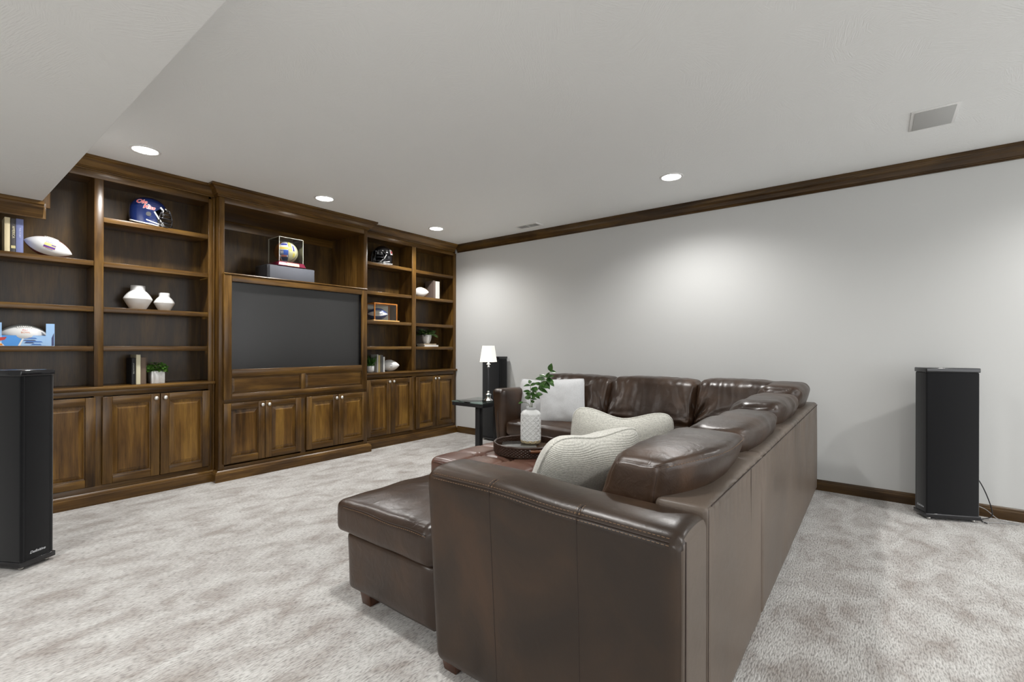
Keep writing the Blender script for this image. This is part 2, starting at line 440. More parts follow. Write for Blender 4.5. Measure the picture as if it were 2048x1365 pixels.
# ------------------------------------------------------------------ recessed lights
def can_light(x, y, label, visible=True, k=1.0):
    t = thing('recessed_light', label, 'ceiling light', (x, y, CEIL), group='recessed ceiling downlights')
    m = MB().lathe([(.078, 0), (.098, 0), (.1, -.003), (.097, -.006), (.082, -.008), (.078, -.004)], 40)
    m.f = m.f[:-2]; m.m = m.m[:-2]
    m.build('trim_ring', M_WHITE, t, world=False, smooth=True)
    l = MB().lathe([(.0, -.0012), (.079, -.0012), (.079, -.0035), (.0, -.0045)], 40).build('lens', M_EMIT, t, world=False)
    ld = bpy.data.lights.new('downlight', 'SPOT'); ld.energy = CAN_POWER * k; ld.color = (1.0, .985, .965)
    ld.spot_size = math.radians(150); ld.spot_blend = .75; ld.shadow_soft_size = .06
    lo = bpy.data.objects.new('downlight', ld); COL.objects.link(lo); lo.parent = t; lo.location = (0, 0, -.02)
    return t
names = ['recessed downlight above the shelves with the blue helmet', 'recessed downlight in front of the television cabinet',
         'recessed downlight nearest the far room corner', 'recessed downlight above the leather sofa', 'recessed downlight above the open carpet',
         'recessed downlight behind the camera near the right wall', 'recessed downlight behind the camera', 'rearmost recessed downlight, far behind the camera', None]
for (x, y), nm in zip(CANS, names):
    if nm is None: continue
    can_light(x, y, nm)
# unseen soffit lights, added and boosted to brighten the left of the room
t = can_light(-1.4, -1.0, 'unseen downlight added in the lowered ceiling to brighten the left side', k=2.2); t.location.z = SOF_Z
t = can_light(-1.4, 2.0, 'unseen downlight added in the lowered ceiling near the shelves to brighten the left side', k=2.2); t.location.z = SOF_Z

# ceiling speaker grille and air register
t = thing('ceiling_speaker', 'square flat white speaker grille set in the ceiling near the right wall', 'speaker', (4.035, -.28, CEIL))
MB().box(-.165, .165, -.115, .115, -.006, 0).build('frame', M_WHITE, t, world=False, bev=.002)
g = MB()
g.box(-.148, .148, -.098, .098, -.0095, -.006)
g.build('grille', plain('grille_grey', (.50, .505, .495), .7, bump=(700, .4)), t, world=False, bev=.001)
t = thing('air_register', 'slim white slotted air register in the ceiling near the far corner', 'vent', (4.645, 3.37, CEIL))
MB().box(-.075, .075, -.16, .16, -.004, 0).build('backing', M_GREY, t, world=False)
f = MB()
f.box(-.078, -.058, -.165, .165, -.010, 0); f.box(.058, .078, -.165, .165, -.010, 0); f.box(-.058, .058, -.165, -.145, -.010, 0); f.box(-.058, .058, .145, .165, -.010, 0); f.box(-.058, .058, -.004, .004, -.010, 0)
f.build('frame', M_WHITE, t, world=False)
for i in range(5):
    x = -.046 + i * .023
    MB().hexa([(x - .004, -.145, -.009), (x + .0, -.145, -.009), (x + .0, .145, -.009), (x - .004, .145, -.009), (x + .004, -.145, -.003), (x + .008, -.145, -.003), (x + .008, .145, -.003), (x + .004, .145, -.003)]).build('slat', M_WHITE, t, world=False)

# ------------------------------------------------------------------ bookcases
YF, YC, YB = 4.89, 4.795, 5.175
def door(parent, x0, x1, z0, z1, yf, knob_side, st=.062):
    """raised panel door; front face stands 20 mm proud of the face frame at yf"""
    y0, y1 = yf - .020, yf - .0005
    m = MB()
    m.k = 0; m.box(x0, x0 + st, y0, y1, z0, z1); m.box(x1 - st, x1, y0, y1, z0, z1)
    m.k = 1; m.box(x0 + st, x1 - st, y0 + .0002, y1, z0, z0 + st); m.box(x0 + st, x1 - st, y0 + .0002, y1, z1 - st, z1)
    d = m.build('door', [WZ, WX], parent, bev=.003, seg=2)
    p = MB(); a0, a1, b0, b1 = x0 + st + .0005, x1 - st - .0005, z0 + st + .0005, z1 - st - .0005; g = .007; w = .030
    q = []
    for (dx, yy) in ((0, y0 + .015), (g, y0 + .0165), (g + w, y0 + .0045), (g + w + .0025, y0 + .0028)):
        q.append([(a0 + dx, yy, b0 + dx), (a1 - dx, yy, b0 + dx), (a1 - dx, yy, b1 - dx), (a0 + dx, yy, b1 - dx)])
    for r_ in q: p.v += r_
    for i in range(3):
        for j in range(4):
            k = (j + 1) % 4; p.face(i * 4 + j, i * 4 + k, i * 4 + 4 + k, i * 4 + 4 + j)
    p.face(12, 13, 14, 15)
    n = len(p.v); p.v += [(a0, y1 - .002, b0), (a1, y1 - .002, b0), (a1, y1 - .002, b1), (a0, y1 - .002, b1)]
    for j in range(4):
        k = (j + 1) % 4; p.face(n + j, n + k, k, j)
    p.face(n + 3, n + 2, n + 1, n)
    p.build('panel', WP, d)
    kx = x1 - .030 if knob_side == 'r' else x0 + .030
    kz = z1 - .036
    k = MB().lathe([(.0, 0), (.007, 0), (.006, .008), (.0065, .012), (.0145, .016), (.0178, .022), (.016, .029), (.009, .033), (0, .034)], 20)
    M = Matrix.Translation((kx, y0, kz)) @ Matrix.Rotation(PI / 2, 4, 'X')
    k.v = [tuple(M @ Vector(v)) for v in k.v]
    k.build('knob', M_NICKEL, d, smooth=True)
    return d

def shelf_unit(t, x0, x1, bays, zs, ov_left, ov_right, skip=()):
    """bays: list of (xa, xb); zs: list of shelf-top heights per bay"""
    for xa in (x0, x1 - .02):
        MB().box(xa, xa + .02, YF + .02, YB + .01, 0, 2.70).build('side_panel', WZ, t)
    for i in range(len(bays) - 1):
        c0, c1 = bays[i][1], bays[i + 1][0]
        MB().box(c0 + .004, c1 - .004, YF + .02, YB, .1, 2.62).build('divider', WZ, t)
    for (xa, xb) in bays:
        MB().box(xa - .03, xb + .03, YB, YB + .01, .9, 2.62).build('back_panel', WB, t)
        MB().box(xa - .02, xb + .02, YF + .02, YB, 2.6, 2.62).build('top_panel', WX, t)
    MB().box(x0 + .002, x1 - .002, YF + .01, YB + .01, .0, .1).build('plinth', WX, t)
    # face frame
    xs = [x0, bays[0][0]]
    MB().box(x0, bays[0][0], YF, YF + .02, .0, 2.62).build('stile', WZ, t, bev=.0015)
    for i in range(len(bays) - 1):
        MB().box(bays[i][1], bays[i + 1][0], YF, YF + .02, .93, 2.585).build('stile', WZ, t, bev=.0015)
        MB().box(bays[i][1], bays[i + 1][0], YF, YF + .02, .14, .855).build('stile', WZ, t, bev=.0015)
    MB().box(bays[-1][1], x1, YF, YF + .02, .0, 2.62).build('stile', WZ, t, bev=.0015)
    MB().box(bays[0][0], bays[-1][1], YF, YF + .02, 2.585, 2.66).build('rail', WX, t, bev=.0015)
    MB().box(bays[0][0], bays[-1][1], YF, YF + .02, .855, .905).build('rail', WX, t, bev=.0015)
    MB().box(bays[0][0], bays[-1][1], YF, YF + .02, .02, .14).build('rail', WX, t, bev=.0015)
    # counter with a rounded nose
    pr_ = [(-.28, .905), (.012, .905), (.016, .9), (.022, .898), (.03, .905), (.033, .914), (.03, .923), (.022, .929), (-.28, .93)]
    MB().sweep([(x0 + .001, YF), (x1 - .001, YF)], pr_).build('counter', WX, t)
    for (xa, xb), zz in zip(bays, zs):
        for z in zz:
            MB().box(xa + .001, xb - .001, YF + .006, YB - .002, z - .04, z).build('shelf', WX, t, bev=.002)
        n = 2; mid = (xa + xb) / 2
        MB().box(xa, xb, YF + .1, YF + .11, .14, .855).build('inner_panel', WX, t)
        door(t, xa + .004 - .012, mid - .003, .145, .845, YF, 'r')
        door(t, mid + .003, xb - .004 + .012, .145, .845, YF, 'l')

# left bookcase
TL = thing('bookcase', 'tall dark wood bookcase left of the television with cupboard doors below', 'bookcase', (.95, 5.03, 0))
ZL = [1.93, 1.566, 1.252]
shelf_unit(TL, .15, 1.745, [(.20, .893), (.95, 1.697)], [ZL, [2.288] + ZL], 0, 0)
MB().sweep([(SOF_X + .002, YF), (1.74, YF)], crown_prof(.088)).build('crown_molding', WX, TL)
MB().sweep([(.152, YF), (1.74, YF)], base_prof(.038, .10)).build('base_molding', WX, TL)
MB().box(1.733, 1.747, YF - .012, YF, .1, 2.64).build('edge_bead', WZ, TL, bev=.005, seg=3)
# lowered crown wrapping the soffit
def low_prof(p, h, top):
    return [(-.004, top - h), (p * .05, top - h), (p * .12, top - h + .010), (p * .35, top - h + .03), (p * .62, top - h + .062), (p * .80, top - h + .075),
            (p * .86, top - h + .088), (p, top - h + .095), (p, top - .0015), (-.004, top - .0015)]
MB().sweep([(.152, YF - .012), (.60, YF - .012)], low_prof(.075, .118, SOF_Z)).build('crown_molding', WX, TL)
MB().box(.152, .617, YF - .018, YF - .002, 2.193, SOF_Z - .001).build('valance', WX, TL, bev=.0015)
MB().box(.592, .641, YF - .012, YF + .02, 2.281, 2.64).build('valance_post', WZ, TL, bev=.0015)
MB().box(.592, .617, YF - .02, YF - .0, 2.193, 2.281).build('valance_return', WZ, TL, bev=.0015)

# right bookcase
TR = thing('bookcase', 'tall dark wood bookcase right of the television, ending at the far corner', 'bookcase', (4.14, 5.03, 0))
shelf_unit(TR, 3.352, XW - .002, [(3.40, 4.107), (4.174, 4.882)], [[2.295, 1.935, 1.572, 1.254], [2.288, 1.933, 1.568, 1.252]], 0, 0)
MB().sweep([(3.352, YF), (XW - .05, YF)], crown_prof(.088)).build('crown_molding', WX, TR)
MB().sweep([(3.352, YF), (XW - .016, YF)], base_prof(.038, .10)).build('base_molding', WX, TR)

# centre cabinet
XL, XR, YBC = 1.75, 3.345, 5.49
TC = thing('television_cabinet', 'projecting dark wood centre cabinet framing the television, open niche on top', 'cabinet', (2.55, 5.1, 0))
for xa in (XL, XR - .045):
    MB().box(xa, xa + .045, YC + .02, YBC, .0, 2.70).build('side_panel', WZ, TC)
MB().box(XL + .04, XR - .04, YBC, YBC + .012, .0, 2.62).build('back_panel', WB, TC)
MB().box(XL + .04, XR - .04, YBC - .014, YBC, 2.50, 2.60).build('back_rail', WX, TC, bev=.002)
MB().box(XL + .042, XL + .09, YBC - .012, YBC, 1.93, 2.5).build('back_stile', WZ, TC, bev=.002)
MB().box(XL + .04, XR - .04, YC + .02, YBC, 2.592, 2.61).build('niche_top', WX, TC)
MB().box(XL + .04, XR - .04, YC + .0, YBC, 1.895, 1.925).build('niche_floor', WX, TC)
MB().box(XL, XL + .046, YC, YC + .02, 0, 2.66).build('stile', WZ, TC, bev=.0015)
MB().box(XR - .046, XR, YC, YC + .02, 0, 2.66).build('stile', WZ, TC, bev=.0015)
MB().box(XL + .046, XR - .046, YC, YC + .02, 2.588, 2.66).build('rail', WX, TC, bev=.0015)
MB().box(XL + .046, XR - .046, YC, YC + .02, .70, .78).build('rail', WX, TC, bev=.0015)
MB().box(XL + .046, XR - .046, YC, YC + .02, .02, .13).build('rail', WX, TC, bev=.0015)
MB().box(2.531, 2.585, YC, YC + .02, .13, .70).build('stile', WZ, TC, bev=.0015)
MB().box(XL + .05, XR - .05, YC + .1, YC + .11, .1, .72).build('inner_panel', WX, TC)
for (a, b, k) in ((1.787, 2.157, 'r'), (2.161, 2.530, 'l'), (2.586, 2.956, 'r'), (2.960, 3.330, 'l')):
    door(TC, a, b, .15, .716, YC, k)
MB().sweep([(XL, 5.0), (XL, YC), (XR, YC), (XR, 5.0)][::1], crown_prof(.088)).build('crown_molding', WX, TC)
MB().sweep([(XL, 4.95), (XL, YC), (XR, YC), (XR, 4.95)][::1], base_prof(.038, .10)).build('base_molding', WX, TC)
# television surround: overlaid frame with two sunk panels under the screen
y0, y1 = YC - .026, YC - .0005
fx0, fx1 = 1.785, 3.325
FS = obj('screen_surround', MB().box(0, .001, 0, .001, 0, .001).build('tmp', WZ).data, WZ) if False else None
m = MB(); m.k = 0
m.box(fx0, fx0 + .066, y0, y1, .752, 1.925); m.box(fx1 - .066, fx1, y0, y1, .752, 1.925)
m.box(2.525, 2.572, y0, y1, .805, .968)
m.k = 1
m.box(fx0 + .066, fx1 - .066, y0, y1, 1.862, 1.925); m.box(fx0 + .066, fx1 - .066, y0, y1, .968, 1.035); m.box(fx0 + .066, fx1 - .066, y0, y1, .752, .805)
FS = m.build('screen_surround', [WZ, WX], TC, bev=.004)
for (a, b) in ((fx0 + .066, 2.525), (2.572, fx1 - .066)):
    p = MB(); a0, a1, b0, b1 = a, b, .805, .968
    for (dx, yy) in ((0, y0 + .013), (.006, y0 + .014), (.024, y0 + .006), (.026, y0 + .0055)):
        p.v += [(a0 + dx, yy, b0 + dx), (a1 - dx, yy, b0 + dx), (a1 - dx, yy, b1 - dx), (a0 + dx, yy, b1 - dx)]
    for i in range(3):
        for j in range(4):
            k = (j + 1) % 4; p.face(i * 4 + j, i * 4 + k, i * 4 + 4 + k, i * 4 + 4 + j)
    p.face(12, 13, 14, 15)
    p.build('panel', WX, FS)
MB().sweep([(fx0 - .002, YC - .0255), (fx1 + .002, YC - .0255)], [(-.03, 1.925), (.006, 1.925), (.009, 1.931), (.006, 1.938), (-.03, 1.938)]).build('nosing', WX, TC)

# television
TV = thing('television', 'large switched-off flat television framed by the wood cabinet', 'television', (2.56, YC + .02, 1.0))
MB().box(1.82, 3.30, YC + .022, YC + .06, .99, 1.89).build('bezel', M_BLACKM, TV, bev=.004)
MB().box(1.832, 3.245, YC + .019, YC + .0225, 1.0, 1.88).build('screen', M_SCREEN, TV)

# ------------------------------------------------------------------ leather sectional
M_LEA = leather('brown_leather', (.021, .0100, .0048), (.034, .0170, .0084), (.062, .0310, .0150))
M_LEA2 = leather('brown_leather_lit', (.082, .062, .047), (.105, .079, .060), (.130, .099, .076), rough=.42, sc=2.0, wr=.12)  # lighter copy of the sofa leather: sheen on the rear put into the colour
M_LEAA = leather('brown_leather_shaded', (.0165, .0085, .0038), (.0270, .0142, .0064), (.050, .0250, .0115), rough=.34, wr=.14)  # darker copy of the sofa leather: shade on the near arm painted in
M_LEAA.node_tree.nodes['Principled BSDF'].inputs['Specular IOR Level'].default_value = .5
M_LEAR = leather('oxblood_leather', (.085, .036, .027), (.125, .060, .042), (.175, .095, .064), rough=.31, wr=.18)
M_STITCH = plain('tan_thread', (.19, .115, .065), .8)
M_FOOT = wood('foot_wood', 'Z', dark=(.02, .008, .004), mid=(.06, .022, .01), light=(.1, .04, .018))
SOFA = thing('sectional_sofa', 'large brown leather L-shaped sectional sofa with chaise end and loose back cushions', 'sofa', (3.0, 1.2, 0))

def ridged(p, s, seed=0.0):
    return 1 - abs(noise.noise(Vector((p.x * s[0] + seed, p.y * s[1] + seed * 1.7, p.z * s[2] - seed)))) * 2

def soft_obj(name, x0, x1, y0, y1, z0, z1, r, mat_, parent, n=(14, 14, 8), puff=(0, 0, 0), fn=None, wr=0.0, ws=(6, 6, 2), seed=0.0):
    c = Vector(((x0 + x1) / 2, (y0 + y1) / 2, (z0 + z1) / 2))
    def g(p, u):
        p = p + c
        if wr: 
            d = Vector(u); d = d / max(1e-6, max(abs(d.x), abs(d.y), abs(d.z)))
            k = wr * (ridged(p, ws, seed) - .55)
            p = p + d.normalized() * k
        if fn: p = fn(p, u)
        return p
    vs, fs = soft_box((x1 - x0) / 2, (y1 - y0) / 2, (z1 - z0) / 2, r, n[0], n[1], n[2], puff, g)
    w = wloc(parent)
    me = mesh_from([(x - w.x, y - w.y, z - w.z) for x, y, z in vs], fs, smooth=True)
    return obj(name, me, mat_, parent)

def stitch_line(mb, pts, r=.0014, dash=.008, gap=.005):
    """a row of raised thread dashes following pts"""
    P = [Vector(p) for p in pts]; acc = 0.0; on = True; seg = [P[0]]
    for i in range(len(P) - 1):
        a, b = P[i], P[i + 1]; L = (b - a).length; t = 0.0
        while t < L:
            need = (dash if on else gap) - acc
            if t + need > L: acc += L - t; break
            t += need; acc = 0.0; q = a.lerp(b, t / L)
            if on: mb.tube([seg[-1], q], r, 4)
            seg = [q]; on = not on

def crease(mb, pts, r=.0022): mb.tube(pts, r, 5)

# frames and bases
def taper_x(xo, amt, z1):      # lean the outer face in towards the floor
    def f(p, u):
        k = max(0, (z1 - p.z) / z1)
        if u[0] < 0: p.x += amt * k * (-u[0])
        return p
    return f
def backfn(seed):
    def f(p, u):
        # gathered leather: fine vertical ripples under the top edge on the outer face
        if u[1] < -.6:
            k = math.exp(-((.77 - p.z) / .13) ** 2)
            p.y += .0060 * k * noise.noise(Vector((p.x * 26 + seed, 0, p.z * 2.0))) + .004 * noise.noise(Vector((p.x * 3 + seed, 3.1, p.z * 1.5)))
        if p.z > .6:
            t = max(0, min(1, (p.x - 1.45) / .6)); t = t * t * (3 - 2 * t)
            top = .768 + (.792 - .768) * t
            p.z = .6 + (p.z - .6) / .192 * (top - .6)
        return p
    return f
soft_obj('back_frame', 1.492, 2.330, .402, .575, .055, .792, .022, M_LEA2, SOFA, n=(90, 6, 20), fn=backfn(1.0))
soft_obj('back_frame', 2.338, 4.745, .402, .575, .055, .792, .022, M_LEA2, SOFA, n=(170, 6, 20), fn=backfn(5.0))
soft_obj('back_frame', 4.58, 4.745, .577, 3.05, .055, .792, .022, M_LEA2, SOFA, n=(6, 40, 12))
def base_fn(p, u):
    if p.y < 1.40: p.x = 1.42 + (p.x - 1.305) / (2.262 - 1.305) * (2.262 - 1.42)
    elif u[0] < 0: p.x += .015 * max(0, (.35 - p.z) / .3)
    return p
soft_obj('base', 1.305, 2.262, .577, 2.035, .082, .352, .016, M_LEA, SOFA, n=(14, 30, 8), wr=.004, ws=(3, 3, 2), fn=base_fn)
soft_obj('base', 2.268, 4.575, .577, 1.335, .075, .335, .02, M_LEA, SOFA, n=(24, 14, 8), wr=.003)
soft_obj('base', 3.825, 4.575, 1.338, 3.04, .075, .335, .02, M_LEA, SOFA, n=(12, 30, 8), wr=.003)
# seat cushions
def chaise_fn(p, u):
    if p.y < 1.415:
        k = (p.x - 1.283) / (2.262 - 1.283); p.x = 1.50 + k * (2.262 - 1.50)
    # soft crown sinking towards the edges
    if u[2] > .5:
        p.z += .052 * (1 - u[0] ** 4) * (1 - max(0, u[1]) ** 4) - .004
    p.z += .004 * noise.noise(Vector((p.x * 9, p.y * 9, 2)))
    return p
soft_obj('seat_cushion', 1.280, 2.262, .60, 2.092, .356, .512, .036, M_LEA, SOFA, n=(30, 46, 10), fn=chaise_fn, wr=.006, ws=(4, 4, 2), seed=3)
def seat_fn(p, u):
    if u[2] > .5: p.z += .016 * (1 - u[0] ** 4) * (1 - u[1] ** 4)
    return p
for (a, b, c, d, s_) in ((2.270, 3.06, .60, 1.36, 1), (3.065, 3.80, .60, 1.36, 2), (3.805, 4.57, .60, 1.36, 3)):
    soft_obj('seat_cushion', a, b, c, d, .338, .490, .04, M_LEA, SOFA, n=(22, 22, 8), fn=seat_fn, wr=.005, ws=(4, 4, 2), seed=s_)
for (c, d, s_) in ((1.368, 2.20, 5), (2.205, 3.035, 6)):
    soft_obj('seat_cushion', 3.775, 4.57, c, d, .338, .490, .045, M_LEA, SOFA, n=(22, 26, 10), fn=seat_fn, wr=.006, ws=(4, 5, 3), seed=s_)
# near arm: outer face leans out to the top, rolled top
AX0, AX1 = 1.25, 1.50
def arm_stz(y):
    P = ((.38, .746), (.75, .752), (1.1, .770), (1.45, .768))
    for (a, za), (b, zb) in zip(P, P[1:]):
        if y <= b:
            t = max(0, min(1, (y - a) / (b - a))); t = t * t * (3 - 2 * t); return za + (zb - za) * t
    return P[-1][1]
def arm_fn(p, u):
    k = max(0.0, min(1.0, (.76 - p.z) / .70))
    if p.z > .55:
        t = (p.z - .55) / .25
        top = arm_stz(p.y) - .002 + .022 * (1 - abs(u[0]) ** 2.4) * (1 if abs(u[2]) > .5 else 0)
        p.z = .55 + t * (top - .55)
    if u[1] > 0: p.y -= .052 * k * u[1]
    p.x += .003 * noise.noise(Vector((p.y * 4, p.z * 3, 1.0)))
    return p
ARM = soft_obj('arm', AX0, AX1, .402, 1.412, .038, .800, .042, M_LEAA, SOFA, n=(16, 44, 30), fn=arm_fn)
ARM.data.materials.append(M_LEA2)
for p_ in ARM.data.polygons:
    if p_.normal.y < -.8: p_.material_index = 1  # rear-facing arm faces take the leather with the sheen painted in
# far arm
def arm2_fn(p, u):
    k = max(0.0, min(1.0, (.80 - p.z) / .72))
    p.y -= .085 * k * (1 if u[1] > 0 else .35)
    p.z -= .03 * max(0, (p.x - 3.8)) * max(0, (p.z - .5) / .3)
    p.x += .003 * noise.noise(Vector((p.y * 5, p.z * 5, 2.0)))
    return p
soft_obj('arm', 3.80, 4.745, 3.075, 3.245, .06, .812, .05, M_LEA, SOFA, n=(30, 14, 24), fn=arm2_fn, wr=.004, ws=(4, 4, 3), seed=8)
# back cushions, run along X (their backs bulge over the frame)
def cushion(x0, x1, zt, seed, th=.125, dzl=0.0, ybot=.735, ytop=.575, flat_end=False, r=.07):
    W2 = (x1 - x0) / 2; cx = (x0 + x1) / 2; zc = (zt + .485) / 2
    def f(p, u):
        t = (p.z - .49) / (zt - .49)
        lean = ytop - ybot
        e = max(0, -u[0]) ** 2 if flat_end else 0
        y = ybot + lean * t * (1 - .65 * e) + (p.y - .7)
        b = max(0, 1 - ((t - .78) / .42) ** 2)
        if u[1] < 0: y -= .045 * b * (1 - abs(u[0]) ** 3)
        else: y += .035 * b * (1 - u[0] ** 4)
        y -= .085 * t * e * ((u[1] + 1) / 2)
        q = Vector((p.x, y, p.z + dzl * (-u[0]) * max(0, t)))
        k = .45 if flat_end and u[0] < 0 else 1
        a = .009 * k * (ridged(Vector((p.x, p.y, p.z)), (6, 4, 1.6), seed) - .6)
        ed = max(0, abs(u[0]) - .55) / .45
        a += .010 * k * ed * noise.noise(Vector((p.x * 5, p.y * 16 + p.z * 22 + (p.x - cx) * 24, seed)))
        d = Vector((0, -1 if u[1] < 0 else 1, .6 * (u[2] > .3)))
        q += d * a
        q.z -= max(0, (u[2] - .2) / .8) * (.014 * abs(u[0]) ** 6 + .012 * e)
        return q
    g = lambda p, u: f(p + Vector((cx, .7, zc)), u)
    vs, fs = soft_box(W2, th, (zt - .485) / 2, r, 44, 16, 30, (.012 * (not flat_end), .0, .012), g)
    w = wloc(SOFA); me = mesh_from([(x - w.x, y - w.y, z - w.z) for x, y, z in vs], fs, smooth=True)
    o = obj('back_cushion', me, M_LEA, SOFA)
    def edge(ux, uy, uz, out=.0):          # a point on the rounded edge of the cushion
        h = Vector((W2, th, (zt - .485) / 2)); u = Vector((ux, uy, uz)); p = Vector([u[i] * h[i] for i in range(3)])
        q = Vector([max(-(h[i] - r), min(h[i] - r, p[i])) for i in range(3)]); d = p - q
        if d.length > 1e-6: p = q + d.normalized() * (r + out)
        for a in range(3):
            b_, c_ = (a + 1) % 3, (a + 2) % 3
            p[a] += (.0, .0, .012)[a] * u[a] * (1 - u[b_] ** 2) * (1 - u[c_] ** 2)
        return g(p, (ux, uy, uz))
    return edge
E1 = cushion(1.50, 2.20, .900, 1.0, flat_end=True, r=.032)
cushion(2.205, 3.13, .895, 2.0, dzl=.006)
cushion(3.135, 4.06, .922, 3.0, dzl=.008)
cushion(4.065, 4.70, .962, 4.0, ybot=.72, ytop=.58)
# back cushions along the wall side
def cushion_w(y0, y1, zt, seed, th=.13, skew=0.0):
    W2 = (y1 - y0) / 2; cy = (y0 + y1) / 2
    def f(p, u):
        t = (p.z - .49) / (zt - .49)
        x = 4.34 + .15 * t + (p.x - 4.4)
        b = max(0, 1 - ((t - .55) / .6) ** 2)
        if u[0] < 0: x -= .045 * b * (1 - u[1] ** 4)
        a = .011 * (ridged(p, (4, 9, 2.0), seed) - .6)
        e = abs(u[1])
        dx = W2 - abs(p.y - cy); dz = p.z - .56; rr_ = math.hypot(dx, dz)
        fi = math.atan2(dz, dx + .03)
        a += .048 * max(0, 1 - rr_ / .42) * min(1, rr_ / .05) * (1 - abs(noise.noise(Vector((fi * 3.4 + seed, rr_ * 3.0, seed)))) * 2.6)
        a += .007 * max(0, t - .5) * (noise.noise(Vector((p.y * 34, p.z * 5, seed))))
        q = Vector((x, p.y + skew * (zt - p.z), p.z))
        q += Vector((-1 if u[0] < 0 else .3, 0, .5 * (u[2] > .3))) * a
        q.z -= max(0, (u[2] - .2) / .8) * .014 * e ** 6
        return q
    vs, fs = soft_box(th, W2, (zt - .485) / 2, .06, 14, 44, 34, (.0, .014, .010),
                      lambda p, u: f(p + Vector((4.4, cy, (zt + .485) / 2)), u))
    w = wloc(SOFA); me = mesh_from([(x - w.x, y - w.y, z - w.z) for x, y, z in vs], fs, smooth=True)
    return obj('back_cushion', me, M_LEA, SOFA)
cushion_w(2.125, 2.98, .950, 11.0)
cushion_w(1.285, 2.115, .958, 12.0)
cushion_w(.60, 1.275, .970, 13.0)
# seams and stitching
st = MB(); cr = MB()
def armtop_z(y): return .758 + (.006 if y > 1.2 else 0) - (.018 * math.exp(-((y - .40) / .05) ** 2))
seam = [(AX0 + .0015, y, arm_stz(y) - .012) for y in [.44 + i * .033 for i in range(29)]]
crease(cr, seam, .0020)
stitch_line(st, [(x - .002, y, z - .009) for x, y, z in seam], .0009); stitch_line(st, [(x + .004, y, z + .009) for x, y, z in seam], .0009)
for y in (1.075, .724):
    pts = []
    for i in range(48):
        z = arm_stz(y) - .014 - i * .0148; yy = y - .04 * (i / 47) * (1 if y > 1 else .5)
        pts.append((AX0 + .0002 + .003 * noise.noise(Vector((yy * 4, z * 3, 1.0))), yy, z))
    crease(cr, pts, .0016)
    z0 = arm_stz(y)
    pts = [(AX0 + .003, y, z0 - .006), (AX0 + .012, y, z0 + .004), (AX0 + .03, y, z0 + .010), (AX0 + .06, y, z0 + .0135), (AX0 + .11, y, z0 + .0160), (AX0 + .15, y, z0 + .0155)]
    crease(cr, pts, .0014)
    stitch_line(st, [(a, b - .008, c + .0005) for a, b, c in pts], .0009); stitch_line(st, [(a, b + .008, c + .0005) for a, b, c in pts], .0009)
# rear edge seams
for (a, b) in ((1.51, 2.325), (2.345, 4.73)):
    crease(cr, [(a + (b - a) * i / 30, .3995, .772 - .030 * max(0, 1 - (a + (b - a) * i / 30 - 1.36) / .6) * (a < 1.5) ** 1) for i in range(31)], .0022)
crease(cr, [(1.268, .400, z) for z in (.74, .6, .45, .3, .15, .07)], .0022)
for x in (1.493, 1.86, 2.10):
    crease(cr, [(x, .4030, z) for z in (.765, .6, .45, .3, .15, .07)], .0009)
# stitched edges of the nearest back cushion
crease(cr, [E1(-1, -1, -1 + .08 * i, -.0006) for i in range(1, 24)], .0016)
crease(cr, [E1(-1, -1 + .1 * i, 1, -.0006) for i in range(1, 20)], .0016)
for o_ in (-.012, .012):
    stitch_line(st, [E1(-1, -1, -1 + .08 * i, .0006) + Vector((max(0, o_), min(0, 0), 0)) + Vector((0, max(0, -o_), 0)) for i in range(3, 24)], .0009)
    stitch_line(st, [E1(-1 + .05 * i, -1, 1, .001) + Vector((0, o_ * .7, 0 if o_ > 0 else -.004)) for i in range(1, 38)], .0009)
# chaise cushion front seam
pts = [(1.2800, 1.44 + .053 * i, .494 + .003 * math.sin(i)) for i in range(12)]
crease(cr, pts, .0018); stitch_line(st, [(x, y, z - .008) for x, y, z in pts])
crease(cr, [(1.330 - .0, 1.66, z) for z in (.34, .25, .16, .09)], .0014)
o = cr.build('seam', plain('seam_shadow_leather', (.022, .012, .008), .6), SOFA, smooth=True)
o = st.build('stitching', M_STITCH, SOFA); o['kind'] = 'stuff'
# feet
for (x, y) in ((1.395, 1.955), (1.315, 1.30), (2.2, 1.955), (1.32, .46), (2.27, .46), (2.41, .46), (4.66, .46), (3.88, 3.0), (4.66, 3.0), (3.88, 1.42)):
    MB().hexa([(x - .032, y - .032, 0), (x + .032, y - .032, 0), (x + .032, y + .032, 0), (x - .032, y + .032, 0),
               (x - .045, y - .045, .09), (x + .045, y - .045, .09), (x + .045, y + .045, .09), (x - .045, y + .045, .09)]).build('foot', M_FOOT, SOFA, bev=.004)

